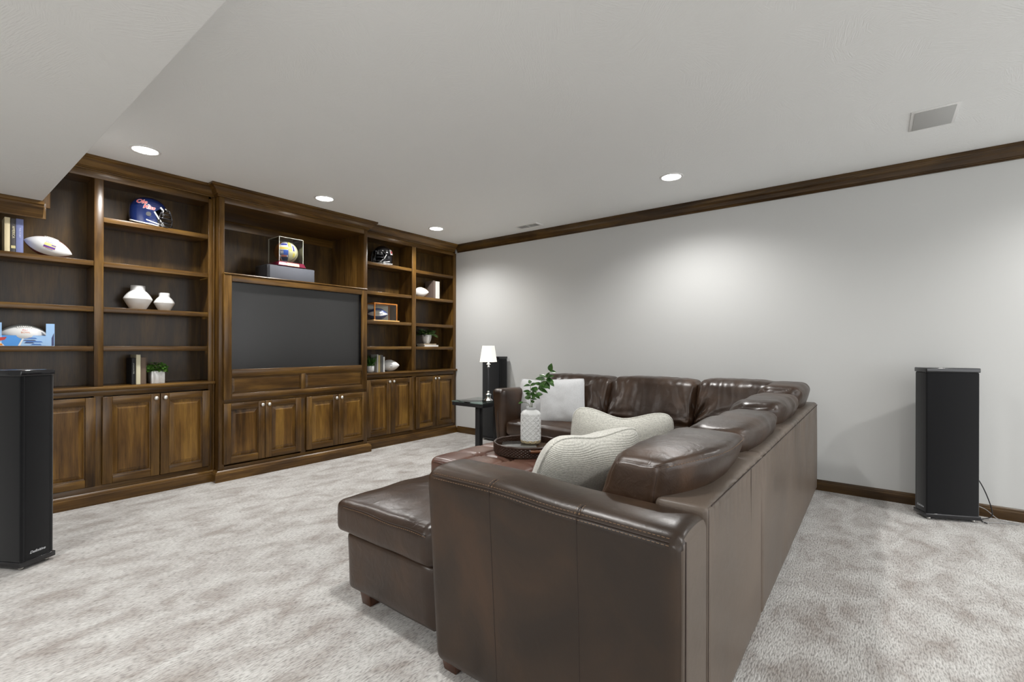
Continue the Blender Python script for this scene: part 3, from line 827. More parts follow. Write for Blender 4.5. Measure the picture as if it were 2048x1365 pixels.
# ------------------------------------------------------------------ tufted ottoman
OX0, OX1, OY0, OY1, OZ = 2.285, 3.325, 1.495, 2.535, .470
OT = thing('ottoman', 'square button-tufted reddish brown leather ottoman holding the round tray', 'ottoman', ((OX0 + OX1) / 2, (OY0 + OY1) / 2, 0))
tx = [OX0 + .26 * k for k in (1, 2, 3)]; ty = [OY0 + .26 * k for k in (1, 2, 3)]
def ott_fn(p, u):
    if u[2] > .2:
        w = max(0, min(1, (u[2] - .2) / .6))
        g = 0.0
        for y in ty: g = max(g, math.exp(-((p.y - y) / .010) ** 2))
        h = 0.0
        for x in tx: h = max(h, math.exp(-((p.x - x) / .010) ** 2))
        d = 1e9
        for x in tx:
            for y in ty: d = min(d, math.hypot(p.x - x, p.y - y))
        lx = abs(math.sin(PI * (p.x - OX0) / .26)); ly = abs(math.sin(PI * (p.y - OY0) / .26))
        z = .011 * (lx * ly) ** .5 - .012 * g - .007 * h - .032 * math.exp(-(d / .032) ** 2) - .006
        if d < .09:
            an = math.atan2(p.y - min(ty, key=lambda q: abs(q - p.y)), p.x - min(tx, key=lambda q: abs(q - p.x)))
            z += .0035 * math.sin(an * 12) * math.exp(-((d - .045) / .025) ** 2)
        p.z += z * w
    return p
soft_obj('tufted_top', OX0, OX1, OY0, OY1, .285, OZ, .045, M_LEAR, OT, n=(110, 110, 10), puff=(.006, .006, .012), fn=ott_fn)
soft_obj('base', OX0 + .02, OX1 - .02, OY0 + .02, OY1 - .02, .07, .283, .02, M_LEAR, OT, n=(10, 10, 6))
for x in tx:
    for y in ty:
        b = MB().lathe([(0, 0), (.011, 0), (.012, .003), (.009, .006), (0, .007)], 12, (x, y, OZ - .030)); b.build('button', M_LEAR, OT, smooth=True)
pc = MB(); k = .001
ring = [(OX0 - k, OY0 + .05 + .047 * i, OZ - .030) for i in range(21)]
pc.tube(ring, .0028, 6); pc.tube([(x, y, z) for x, y, z in [(OX0 + .05 + .047 * i, OY1 + k, OZ - .030) for i in range(21)]], .0028, 6)
pc.build('piping', M_LEAR, OT, smooth=True)
for x in (OX0 + .09, OX1 - .09):
    for y in (OY0 + .09, OY1 - .09):
        MB().hexa([(x - .03, y - .03, 0), (x + .03, y - .03, 0), (x + .03, y + .03, 0), (x - .03, y + .03, 0), (x - .04, y - .04, .075), (x + .04, y - .04, .075), (x + .04, y + .04, .075), (x - .04, y + .04, .075)]).build('foot', M_FOOT, OT, bev=.004)

# ------------------------------------------------------------------ throw pillows
def pillow(name, label, size, thick, mat_, loc, rot, group, rc=.035, ear=.055, dent=0.0, seed=0.0, pipe=True, nz=.008, pmat=None):
    t = thing(name, label, 'pillow', loc, 0, group); t.rotation_euler = rot
    n = 34; h = size / 2; vs = []; fs = []; idx = {}
    def P(u, v, s):
        q = 1 - rc * (u * v) ** 6 - rc * .6 * (u * v) ** 2; x = h * u * q * (1 - ear * (1 - v * v)); z = h * v * q * (1 - ear * (1 - u * u))
        a = max(0, 1 - abs(u) ** 3.2) ** .62 * max(0, 1 - abs(v) ** 3.2) ** .62
        y = s * thick / 2 * a
        if dent: z -= dent * math.exp(-(u / .5) ** 2) * max(0, v) ** 2
        y += nz * a * (noise.noise(Vector((u * 2.2 + seed, v * 2.2, s + seed))) + .5 * noise.noise(Vector((u * 6 + seed, v * 5, s * 2))))
        return (x, y, z)
    for s in (-1, 1):
        for i in range(n + 1):
            for j in range(n + 1):
                u = math.sin((-1 + 2 * i / n) * PI / 2); v = math.sin((-1 + 2 * j / n) * PI / 2)
                edge = i in (0, n) or j in (0, n)
                key = (i, j, 0 if edge else s)
                if key not in idx: idx[key] = len(vs); vs.append(P(u, v, s))
        for i in range(n):
            for j in range(n):
                q = []
                for (a, b) in ((i, j), (i + 1, j), (i + 1, j + 1), (i, j + 1)):
                    e = a in (0, n) or b in (0, n); q.append(idx[(a, b, 0 if e else s)])
                if s > 0: q.reverse()
                fs.append(tuple(q))
    obj('cover', mesh_from(vs, fs, smooth=True), mat_, t)
    if pipe:
        ring = []
        K = 24
        for (a, b) in (((-1, -1), (1, -1)), ((1, -1), (1, 1)), ((1, 1), (-1, 1)), ((-1, 1), (-1, -1))):
            for i in range(K):
                f = i / K; f = .5 - .5 * math.cos(PI * f)
                u = a[0] + (b[0] - a[0]) * f; v = a[1] + (b[1] - a[1]) * f
                k = .965 if False else 1.0
                ring.append(P(u * k, v * k, 0))
        MB().tube(ring, .0052, 7, closed=True).build('piping', pmat or mat_, t, world=False, smooth=True)
    return t
M_PIL1 = weave('smooth_white_linen', (.66, .67, .68), 350, 350, .12)
M_PIL2 = weave('ribbed_cream_weave', (.62, .61, .555), 120, 260, .32, ribs=46)
R = math.radians
pillow('throw_pillow', 'plain white square throw pillow leaning on the sofa back, right of the vase', .47, .14, M_PIL1, (4.105, 2.545, .700), (R(-16), R(-3), R(-90 + 24)), 'white throw pillows on the sofa', dent=.0, seed=1)
pillow('throw_pillow', 'white throw pillow tucked in the corner beside the far sofa arm', .42, .11, M_PIL1, (4.19, 2.94, .690), (R(-15), R(3), R(-90 + 10)), 'white throw pillows on the sofa', seed=2)
pillow('throw_pillow', 'cream ribbed throw pillow with corded edge nearest the camera, behind the sofa arm', .60, .25, M_PIL2, (1.90, 1.085, .625), (R(26), R(0), R(-16)), 'cream corded throw pillows', rc=.09, ear=.02, dent=.035, seed=3, nz=.014)
pillow('throw_pillow', 'cream corded throw pillow standing behind the nearest one, sagging in the middle', .56, .20, M_PIL2, (2.43, 1.13, .660), (R(14), R(3), R(-62)), 'cream corded throw pillows', rc=.08, ear=.03, dent=.06, seed=4, nz=.014)

# ------------------------------------------------------------------ tray, stand, vase, branches
TCX, TCY, TZ = 2.793, 2.038, .489
TRAY = thing('serving_tray', 'round dark woven rattan tray with wooden handles on the ottoman', 'tray', (TCX, TCY, TZ))
M_RATTAN = plain('dark_rattan', (.036, .017, .010), .30, coat=.3, bump=(200, .05))
n = 220; rows = 26; vs = []; fs = []
for i in range(rows + 1):
    z = .004 + i / rows * .058
    for j in range(n):
        th = 2 * PI * j / n
        r_ = .238 + .004 * (i / rows) + .0042 * math.sin(th * 55 + (PI if (i // 4) % 2 else 0)) * abs(math.sin(PI * (i % 4 + .5) / 4 * 1.0)) + .0012 * abs(math.sin(PI * i / 4))
        vs.append((r_ * math.cos(th), r_ * math.sin(th), z))
for i in range(rows):
    for j in range(n):
        j2 = (j + 1) % n; fs.append((i * n + j, i * n + j2, (i + 1) * n + j2, (i + 1) * n + j))
k0 = len(vs)
for i in range(9):
    z = .062 - i / 8 * .036
    for j in range(n):
        th = 2 * PI * j / n; r_ = .228 + .0022 * math.sin(th * 55 + (PI if (i // 2) % 2 else 0))
        vs.append((r_ * math.cos(th), r_ * math.sin(th), z))
for i in range(8):
    for j in range(n):
        j2 = (j + 1) % n; fs.append((k0 + i * n + j, k0 + i * n + j2, k0 + (i + 1) * n + j2, k0 + (i + 1) * n + j))
obj('woven_wall', mesh_from(vs, fs, smooth=True), M_RATTAN, TRAY)
MB().tube([(.236 * math.cos(2 * PI * i / 64), .236 * math.sin(2 * PI * i / 64), .066 + .001 * math.sin(i * 8)) for i in range(64)], [.0085 + .0008 * (i % 2) for i in range(64)], 10, closed=True).build('rim', M_RATTAN, TRAY, world=False, smooth=True)
MB().lathe([(0, .0), (.236, .0), (.236, .026), (0, .027)], 64).build('base', plain('tray_floor_wood', (.085, .055, .035), .25, coat=.4, bump=(60, .1)), TRAY, world=False)
for s in (0, PI):
    a0 = R(-127) + s
    hp = []
    for i in range(13):
        a = a0 + (i - 6) * .036; rr = .252 + .012 * math.sin(PI * i / 12)
        hp.append((rr * math.cos(a), rr * math.sin(a), .050))
    MB().tube(hp, .0105, 10).build('handle', plain('amber_handle_wood', (.13, .05, .018), .25, coat=.4), TRAY, world=False, smooth=True)
    MB().tube(hp[:2], .0125, 10).build('handle_binding', M_RATTAN, TRAY, world=False, smooth=True)
    MB().tube(hp[-2:], .0125, 10).build('handle_binding', M_RATTAN, TRAY, world=False, smooth=True)
PL = thing('display_stand', 'thin square glossy charcoal slab on the tray under the white vase', 'stand', (2.817, 2.127, TZ + .027), CAM_A)
MB().box(-.125, .105, -.128, .128, 0, .010).build('slab', plain('charcoal_slab', (.09, .09, .085), .16, coat=.5), PL, world=False, bev=.001)
VX, VY, VZ = 2.938, 2.098, TZ + .037
VASE = thing('flower_vase', 'tall white vase with raised lattice pattern and gold base on the tray', 'vase', (2.890, 2.070, VZ))
def lat(th, z):
    if z < .006 or z > .232: return 0
    a = th * 11; b = z * 165
    d = min(abs(math.sin((a + b) / 2)), abs(math.sin((a - b) / 2)))
    e = abs(math.sin((a + b) / 2)) * abs(math.sin((a - b) / 2))
    return .0036 * math.exp(-(d / .19) ** 2) + .0022 * math.exp(-((e - .60) / .09) ** 2)
prof = [(0, 0), (.060, 0), (.068, .004), (.0725, .012)]
prof += [(.0735 + .001 * math.sin(PI * i / 90), .014 + i * (.222 - .014) / 90) for i in range(91)]
prof += [(.0725, .228), (.069, .236), (.062, .244), (.050, .250), (.040, .253), (.0345, .256)]
vb = MB().lathe(prof, 200, fn=lat)
vb.build('body', None or plain('white_bisque', (.74, .75, .74), .38, coat=.1), VASE, world=False, smooth=True)
me = VASE.children[0].data
M_GOLD = plain('pale_gold', (.60, .50, .32), .42, .55)
me.materials.append(M_GOLD)
for p in me.polygons:
    zc = p.center.z; th = math.atan2(p.center.y, p.center.x)
    if zc < .024 + .007 * abs(math.sin(th * 5.5)): p.material_index = 1
MB().lathe([(.0345, .255), (.037, .258), (.037, .272), (.0345, .276), (.031, .276), (.030, .262), (.030, .20), (0, .20)], 40).build('neck', plain('grey_white_neck', (.42, .43, .43), .3), VASE, world=False, smooth=True)

RV = Vector((math.sin(CAM_A), -math.cos(CAM_A), 0)); FV = Vector((math.cos(CAM_A), math.sin(CAM_A), 0)); UP = Vector((0, 0, 1))
def leaf_geo(base, tip, width, nrm, curl=.12, n=6):
    base = Vector(base); tip = Vector(tip); d = tip - base; L = d.length; dn = d.normalized()
    side = dn.cross(Vector(nrm)); 
    if side.length < 1e-4: side = dn.cross(Vector((0, .1, 1)))
    side.normalize(); up = side.cross(dn)
    vs = []; fs = []
    for i in range(n + 1):
        t = i / n; w = width * 1.35 * (math.sin(PI * t ** .75) ** .8) * .5 if 0 < i < n else .0006
        c = base + dn * (L * t) - up * (curl * L * t * t)
        vs += [tuple(c + side * w + up * w * .3), tuple(c), tuple(c - side * w + up * w * .3)]
    for i in range(n):
        a = i * 3
        fs += [(a, a + 1, a + 4, a + 3), (a + 1, a + 2, a + 5, a + 4)]
    return vs, fs
M_LEAF = leafmat('glossy_dark_leaf', (.012, .045, .008), (.06, .15, .025), .28)
M_STEM = plain('green_stem', (.12, .14, .06), .5)
BR = thing('leafy_branch', 'green leafy branches standing in the tall white lattice vase', 'plant', (2.890, 2.070, VZ + .217))
# local frame: r (to the right of the view), z up, d (depth) from the vase mouth; stems then leaves along them
def LP(r_, z, d=0.0): return RV * r_ + FV * d + UP * (z + .066)
stems = [[(0.004, -.06), (.014, .03), (.036, .09), (.06, .14), (.094, .18), (.125, .215), (.146, .262)],
         [(0.0, -.06), (.002, .03), (-.002, .08), (.0, .12), (-.004, .155), (-.006, .172)],
         [(-.004, -.06), (-.012, .01), (-.03, .022), (-.058, .026)],
         [(.06, .14, .02), (.078, .165, .03), (.092, .20, .04)]]
sm = MB()
for s_ in stems:
    sm.tube([LP(q[0], q[1], q[2] if len(q) > 2 else .02 * math.sin(i)) for i, q in enumerate(s_)], [.0028 - .0014 * i / len(s_) for i in range(len(s_))], 6)
sm.build('stem', M_STEM, BR, world=False, smooth=True)
leaves = [(.146, .262, .006, .062, .036), (.146, .262, .05, -.006, .020), (.12, .215, -.056, .028, .030), (.12, .212, .052, .022, .034), (.11, .20, -.075, .008, .036), (.115, .20, .058, -.018, .036),
          (.10, .185, .05, -.058, .038), (.125, .21, .012, .045, .03), (.095, .18, -.02, -.045, .034), (.12, .20, .06, -.05, .034), (.08, .155, -.055, .02, .034), (.08, .155, .06, -.012, .034), (.085, .165, .03, .03, .028),
          (.055, .125, .058, .012, .032), (.05, .12, -.04, .018, .032), (.06, .13, .07, -.03, .032), (.035, .085, .055, .008, .030), (.035, .085, -.045, .0, .028), (.03, .08, .04, -.02, .026),
          (-.006, .17, -.008, .028, .024), (-.004, .155, -.052, .002, .026), (-.002, .15, .05, .022, .030), (0, .13, .045, -.02, .032), (.0, .12, .052, .004, .026), (.0, .10, .04, .012, .028), (0, .085, -.042, .012, .024), (.0, .075, -.05, -.01, .022),
          (.0, .055, -.045, .004, .024), (0, .05, .05, .002, .022), (.0, .03, .032, .0, .02), (-.058, .026, -.035, -.004, .014), (-.002, .105, -.055, .010, .02), (.01, .06, .03, .03, .026)]
rnd = random.Random(4)
for (r_, z, dr, dz, w) in leaves:
    a = LP(r_, z, rnd.uniform(-.02, .02)); dd = rnd.uniform(-.025, .02)
    b = a + RV * dr + UP * dz + FV * dd
    nr = -FV * rnd.uniform(.3, .9) + UP * rnd.uniform(.4, 1.0) + RV * rnd.uniform(-.3, .3)
    v_, f_ = leaf_geo(a, b, w, nr, curl=rnd.uniform(.05, .2))
    obj('leaf', mesh_from(v_, f_, smooth=True), M_LEAF, BR)

# ------------------------------------------------------------------ side table and lamp
TB = thing('side_table', 'black side table with green-edged glass top beside the far sofa arm', 'table', (4.3, 3.83, 0))
tx0, tx1, ty0, ty1 = 4.05, 4.52, 3.58, 4.075
f = MB()
for q in ((tx0, tx1, ty0, ty0 + .05), (tx0, tx1, ty1 - .05, ty1), (tx0, tx0 + .05, ty0 + .05, ty1 - .05), (tx1 - .05, tx1, ty0 + .05, ty1 - .05)):
    f.box(q[0], q[1], q[2], q[3], .545, .588)
f.build('apron', M_BLACKM, TB, bev=.002)
MB().box(tx0 + .002, tx1 - .002, ty0 + .002, ty1 - .002, .580, .5875).build('top_panel', M_BLACK, TB)
MB().box(tx0 - .006, tx1 + .006, ty0 - .006, ty1 + .006, .589, .599).build('glass_top', M_TGLASS, TB, bev=.0015)
for x in (tx0 + .04, tx1 - .10):
    MB().box(x - .006, x + .054, ty0 + .082, ty0 + .148, .03, .546).build('leg', M_BLACKM, TB, bev=.002)
    MB().box(x, x + .05, ty0 + .04, ty0 + .26, .0, .03).build('foot', M_BLACKM, TB, bev=.002)
LMP = thing('table_lamp', 'small chrome table lamp with lit white tapered shade on the glass table', 'lamp', (4.292, 3.705, .5992))
MB().lathe([(0, 0), (.052, 0), (.056, .004), (.056, .010), (.050, .020), (.034, .030), (.026, .040), (.026, .062), (.034, .072), (.036, .080), (.028, .088), (.014, .094), (.013, .104), (.019, .112), (.012, .120), (.007, .124), (0, .125)], 40).build('base', M_CHROME, LMP, world=False, smooth=True)
MB().lathe([(0, .122), (.007, .122), (.0065, .40), (.009, .405), (0, .406)], 16).build('stem', plain('smoked_crystal', (.10, .10, .11), .05, coat=.6), LMP, world=False, smooth=True)
MB().lathe([(0, .40), (.012, .40), (.02, .414), (.012, .428), (.006, .436), (.026, .440), (.028, .446), (.010, .450), (.009, .475), (0, .476)], 28).build('socket', M_CHROME, LMP, world=False, smooth=True)
sh = MB(); K = 4
def sq(h, z, rc=.18):
    out = []
    for q in range(4):
        for i in range(7):
            a = q * PI / 2 + (i / 6) * PI / 2; c_, s_ = math.cos(a), math.sin(a)
            e = .30; x = math.copysign(abs(c_) ** e, c_); y = math.copysign(abs(s_) ** e, s_); out.append((x * h, y * h, z))
    return out
lo, hi = sq(.088, .472), sq(.062, .668); lo2, hi2 = sq(.086, .472), sq(.060, .668)
n_ = len(lo); sh.v = lo + hi + lo2 + hi2
for i in range(n_):
    j = (i + 1) % n_
    sh.face(i, j, n_ + j, n_ + i); sh.face(2 * n_ + i, 3 * n_ + i, 3 * n_ + j, 2 * n_ + j)
    sh.face(i, 2 * n_ + i, 2 * n_ + j, j); sh.face(n_ + i, n_ + j, 3 * n_ + j, 3 * n_ + i)
M_SHADE = plain('lit_shade', (.62, .60, .53), .8, emit=(1, .95, .84), es=.36)
shd = sh.build('lamp_shade', M_SHADE, LMP, world=False); shd.rotation_euler = (0, 0, R(20))
MB().tube([Vector((0, 0, .47)), Vector((0, 0, .49))], .004, 6).tube([(-.06, 0, .655), (0, 0, .655), (.06, 0, .655)], .0015, 5).build('shade_holder', M_CHROME, LMP, world=False)
ld = bpy.data.lights.new('bulb', 'POINT'); ld.energy = 2.4; ld.color = (1, .93, .82); ld.shadow_soft_size = .03
lo_ = bpy.data.objects.new('bulb', ld); COL.objects.link(lo_); lo_.parent = LMP; lo_.location = (0, 0, .60)

# ------------------------------------------------------------------ tower speakers
M_LOGO = plain('silver_print', (.55, .57, .60), .4)
def tower(label, corner, yaw, w, d, h, logo, group, logo_side=0):
    """corner = the front-left corner seen from the front; front face runs along local +x, depth runs local +y"""
    t = thing('tower_speaker', label, 'speaker', (corner[0], corner[1], 0), yaw, group)
    MB().box(.004, w - .004, .004, d - .004, .045, h - .032).build('cabinet', M_CLOTH, t, world=False, bev=.010, seg=3)
    MB().box(0, w, 0, d, h - .033, h).build('top_cap', M_BLACK, t, world=False, bev=.006, seg=3)
    MB().box(-.002, w + .002, -.002, d + .002, .018, .048).build('plinth', M_BLACK, t, world=False, bev=.003)
    s = MB()
    for (x, y) in ((.02, -.001), (w - .02, -.001)): s.tube([(x, y + .0045, .05), (x, y + .0045, h - .034)], .0012, 5)
    s.build('cloth_seam', M_BLACKM, t, world=False)
    for (x, y) in ((.025, .03), (w - .025, .03), (.025, d - .03), (w - .025, d - .03)):
        MB().lathe([(0, 0), (.009, 0), (.012, .006), (.012, .018), (0, .018)], 14, (x, y, 0)).build('foot', M_NICKEL, t, world=False, smooth=True)
    if logo:
        g = text_geo('Definitive', .020, shear=.35, bold=.0004)
        def fm(u, v, hh): return (w * .5 + u, .004 - hh, .085 + v)
        if logo_side: 
            def fm(u, v, hh): return (w - .0035 + hh, d * .5 + u, .085 + v)
        decal('logo', g, fm, M_LOGO, t)
    return t
tower('tall black tower speaker standing alone at the right of the room', (4.702, -.222), math.atan2(-.062, -.132), .146, .335, 1.112, True, 'black tower speakers')
tower('tall black tower speaker in front of the shelves, cut by the left picture edge', (.376, 3.745), math.atan2(.085, .151), .1735, .34, 1.118, True, 'black tower speakers')
tower('tall black tower speaker behind the small lamp beside the far sofa arm', (4.735, 3.900), R(-3), .165, .32, 1.125, False, 'black tower speakers')

# cables behind the right hand speaker
cb = MB()
def smooth(pts, n=8):
    P = [Vector(p) for p in pts]; out = []
    for i in range(len(P) - 1):
        p0 = P[max(i - 1, 0)]; p1 = P[i]; p2 = P[i + 1]; p3 = P[min(i + 2, len(P) - 1)]
        for k in range(n):
            t = k / n
            out.append(.5 * ((2 * p1) + (-p0 + p2) * t + (2 * p0 - 5 * p1 + 4 * p2 - p3) * t * t + (-p0 + 3 * p1 - 3 * p2 + p3) * t ** 3))
    out.append(P[-1]); return out
tag(MB().tube(smooth([(4.80, -.50, .34), (4.82, -.58, .30), (4.84, -.64, .16), (4.83, -.66, .04), (4.80, -.60, .006), (4.72, -.62, .006)]), .0035, 6).build('cable', M_BLACKM, None, smooth=True), 'thin black cable looping from the right speaker down to the carpet', 'cable', 'speaker cables')
tag(MB().tube(smooth([(4.80, -.50, .12), (4.84, -.62, .08), (4.86, -.70, .012), (4.84, -.80, .006), (4.80, -.70, .005), (4.74, -.60, .005)]), .0028, 6).build('cable', plain('grey_cable', (.32, .32, .32), .5), None, smooth=True), 'thin grey cable curling on the carpet beside the right speaker', 'cable', 'speaker cables')

# ------------------------------------------------------------------ things on the shelves
def rotm(t, rx=0, ry=0, rz=0): t.rotation_euler = (R(rx), R(ry), R(rz)); return t

def book(label, x0, x1, z0, h, y0, d, col, pages=(.72, .68, .58), text=None, tcol=None, tsize=.016, group=None, lean=0, band=None, name='book'):
    """upright book, spine facing -y"""
    w = x1 - x0
    t = thing(name, label, 'book', ((x0 + x1) / 2, y0, z0), 0, group)
    m = MB(); c = .0022
    m.box(-w / 2, -w / 2 + c, .001, d, 0, h); m.box(w / 2 - c, w / 2, .001, d, 0, h)
    k = 6; pts = []
    for i in range(k + 1):
        a = PI * i / k; pts.append((-w / 2 * math.cos(a), .004 - .004 * math.sin(a)))
    pts += [(w / 2 - c, .005), (-w / 2 + c, .005)]
    m.prism(pts, 0, h)
    cm = plain('book_cover_' + '_'.join(str(round(q * 100)) for q in col), col, .6)
    m.build('cover', cm, t, world=False)
    MB().box(-w / 2 + c, w / 2 - c, .006, d - .004, .003, h - .003).build('pages', plain('paper', pages, .85, bump=(400, .3)), t, world=False)
    if text:
        g = text_geo(text, tsize)
        tm = plain('spine_print', tcol, .5)
        decal('spine_title', g, lambda u, v, hh: (v * .95, -.0006, h * .60 - u if True else 0), tm, t)
    if band:
        MB().box(-w / 2 + .001, w / 2 - .001, -.0008, .001, h * .12, h * .20).build('spine_band', plain('spine_band', band, .5), t, world=False)
    return t

book('cream spined book leftmost on the shelf beside the white football', .413, .440, 1.93, .248, 4.93, .17, (.72, .62, .40), group='books beside the white football')
book('dark grey book with pale spine lettering between the cream and blue books', .444, .468, 1.93, .244, 4.93, .16, (.07, .065, .065), text='AMERICA', tcol=(.75, .68, .45), tsize=.021, band=(.62, .55, .28), group='books beside the white football')
book('lavender blue book touching the white football', .470, .507, 1.93, .248, 4.93, .17, (.19, .22, .42), text='THE STORY', tcol=(.6, .65, .85), tsize=.014, group='books beside the white football')
book('black book with small silver spine lettering on the counter', 1.146, 1.171, .93, .222, 4.95, .16, (.012, .012, .014), text='A PLACE IN TIME', tcol=(.55, .55, .50), tsize=.012, group='books beside the square planter')
book('tall cream book between the black and brown books on the counter', 1.174, 1.203, .93, .250, 4.94, .17, (.66, .62, .45), group='books beside the square planter')
book('grey brown book next to the square white planter', 1.206, 1.245, .93, .226, 4.95, .16, (.15, .105, .075), group='books beside the square planter')
for (x0, x1, h, col, lab) in ((3.610, 3.624, .222, (.55, .54, .52), 'thin white book beside the spiky plant'), (3.629, 3.650, .212, (.50, .40, .18), 'tan spined book second from the spiky plant'),
                              (3.653, 3.675, .216, (.16, .15, .12), 'dark olive book in the middle of the lower right row'), (3.678, 3.698, .214, (.11, .11, .12), 'charcoal book near the football on the right counter'),
                              (3.701, 3.724, .190, (.70, .71, .69), 'white book touching the football on the right counter')):
    book(lab, x0, x1, .93, h, 4.96, .14, col, group='row of thin books on the right counter')
book('brown covered book standing behind the white football near the far corner', 4.548, 4.582, 1.933, .255, 4.95, .18, (.16, .12, .10), group='books near the far corner')
book('thick white spined book rightmost on the shelf near the far corner', 4.585, 4.660, 1.933, .250, 4.95, .17, (.74, .73, .69), text='. . . . .', tcol=(.2, .2, .2), tsize=.02, group='books near the far corner')
# two flat books under the lattice pot
def flat_book(label, x0, x1, y0, y1, z0, h, col):
    t = thing('book', label, 'book', ((x0 + x1) / 2, (y0 + y1) / 2, z0), 0, 'flat books under the lattice pot')
    w, d = (x1 - x0) / 2, (y1 - y0) / 2
    m = MB().box(-w, w, -d, d, 0, .002).box(-w, w, -d, d, h - .002, h).box(-w, w, -d, -d + .003, .002, h - .002)
    m.build('cover', plain('flat_cover', col, .5), t, world=False)
    MB().box(-w + .004, w - .004, -d + .003, d - .004, .002, h - .002).build('pages', plain('paper', (.75, .72, .65), .85), t, world=False)
flat_book('flat white book, lower of the two under the small lattice pot', 4.37, 4.62, 4.93, 5.10, 1.252, .024, (.80, .80, .79))
flat_book('flat tan book, upper of the two under the small lattice pot', 4.36, 4.59, 4.94, 5.10, 1.2765, .018, (.42, .34, .24))

# white faceted vases
def facet_vase(label, x, y, z, s):
    t = thing('ceramic_vase', label, 'vase', (x, y, z), 0, 'white faceted vases')
    pr = [(0, 0), (.053, 0), (.056, .004), (.078, .045), (.099, .086), (.1005, .091), (.099, .097), (.092, .112), (.080, .132), (.066, .150), (.052, .163), (.051, .170), (.0515, .205), (.049, .2075), (.046, .205), (.045, .16), (0, .155)]
    MB().lathe([(r * s, zz * s) for r, zz in pr], 48).build('body', M_CERAMIC, t, world=False, smooth=True)
facet_vase('larger white faceted ceramic vase with wide waist, left of the pair', 1.205, 5.03, 1.566, 1.0)
facet_vase('smaller white faceted ceramic vase, right of the pair', 1.392, 5.02, 1.566, .77)

# footballs
M_PIG = plain('football_leather', (.19, .052, .03), .55, bump=(300, .35))
M_TAN = plain('tan_football_leather', (.42, .26, .12), .5, bump=(300, .3))
M_BALLW = plain('white_panel', (.80, .80, .79), .42, bump=(300, .15))
M_BALLG = plain('grey_panel', (.42, .43, .42), .5, bump=(300, .25))
def football(label, loc, rx, ry, rz, L=.138, Rr=.084, half=62, cold=None, group='signed footballs on the shelves', art=None, side=M_PIG, name='football'):
    t = thing(name, label, 'football', loc, 0, group); rotm(t, rx, ry, rz)
    n, m = 48, 36; vs = []; fs = []; mi = []
    def rad(s): return Rr * max(0, 1 - abs(s) ** 2.05) ** .82
    for i in range(m + 1):
        s = -math.cos(PI * i / m)
        for j in range(n):
            a = 2 * PI * j / n; g = 1 - .012 * math.exp(-((((a / (PI / 2)) % 1) - .5) / .03) ** 2)
            vs.append((s * L, -rad(s) * math.cos(a) * g, rad(s) * math.sin(a) * g))
    for i in range(m):
        for j in range(n):
            j2 = (j + 1) % n; fs.append((i * n + j, i * n + j2, (i + 1) * n + j2, (i + 1) * n + j))
            a = (2 * PI * (j + .5) / n + PI) % (2 * PI) - PI
            mi.append(1 if abs(a) < R(half) else 0)
    me = mesh_from(vs, fs, mi, smooth=True)
    obj('ball', me, [side, M_BALLW], t)
    lm = MB()
    def surf(x, a, h=.002):
        r_ = rad(x / L) + h; return (x, -r_ * math.cos(a), r_ * math.sin(a))
    la = R(half + 2)
    lm.tube([surf(-.042 + i * .0084, la) for i in range(11)], .0022, 6)
    for i in range(8):
        x = -.036 + i * .0103
        lm.tube([surf(x, la + k * .09) for k in (-1.6, -.8, 0, .8, 1.6)], .0018, 5)
    lm.build('laces', plain('lace', (.75, .75, .73), .6), t, world=False, smooth=True)
    for (bd, size, u0, v0, col, sh_) in (art or []):
        g = text_geo(bd, size, cuts=1, shear=sh_)
        def fm(u, v, hh):
            x = u0 + u; a = (v0 + v) / (rad(x / L) + .001); r_ = rad(x / L) + .0007
            return (x, -r_ * math.cos(a), r_ * math.sin(a))
        decal('print', g, fm, plain('ball_print', col, .5), t)
    return t
NAVY = (.02, .03, .13)
f1 = football('white panelled football with a small purple emblem on the top left shelf', (.648, 5.005, 1.93 + .079), -4, 17, -12, L=.138, Rr=.076,
              art=[('PayBack', .017, .012, .026, (.05, .04, .25), 0), ('Classic', .015, .016, -.026, (.05, .04, .25), 0)])
def ball_quad(t, name, u0, u1, v0, v1, col, L=.138, Rr=.076, k=4, lift=.0005):
    rad = lambda s: Rr * max(0, 1 - abs(s) ** 2.05) ** .82
    vs = []; fs = []
    for i in range(k + 1):
        for j in range(k + 1):
            x = u0 + (u1 - u0) * i / k; v = v0 + (v1 - v0) * j / k; r_ = rad(x / L) + lift; a = v / r_
            vs.append((x, -r_ * math.cos(a), r_ * math.sin(a)))
    for i in range(k):
        for j in range(k): a = i * (k + 1) + j; fs.append((a, a + k + 1, a + k + 2, a + 1))
    obj(name, mesh_from(vs, fs), plain(name + '_ink', col, .5), t)
ball_quad(f1, 'emblem', -.020, .046, -.018, .018, (.75, .62, .25)); ball_quad(f1, 'emblem_band', -.020, .046, -.018, -.005, (.10, .05, .35), lift=.0009)
ball_quad(f1, 'emblem_band', .020, .046, .003, .011, (.10, .05, .35), lift=.0009); ball_quad(f1, 'emblem_band', -.020, .046, -.0195, -.0165, (.6, .1, .08), lift=.0012)
football('white football with tan back lying on the shelf near the far corner', (4.375, 5.035, 1.933 + .071), 0, -2, -74, L=.135, Rr=.074, side=M_TAN, half=75, group='signed footballs on the shelves')
f3 = football('white signed football with navy letters on the right counter', (3.850, 5.035, .93 + .073), 0, -2, -56, L=.135, Rr=.074, half=84,
              art=[('M', .034, .048, .013, NAVY, 0), ('W', .030, .048, -.016, NAVY, 0), ('ll\'  Coll', .014, -.04, .008, (.15, .15, .25), .4), ('University', .009, .03, -.042, (.2, .2, .22), 0)])

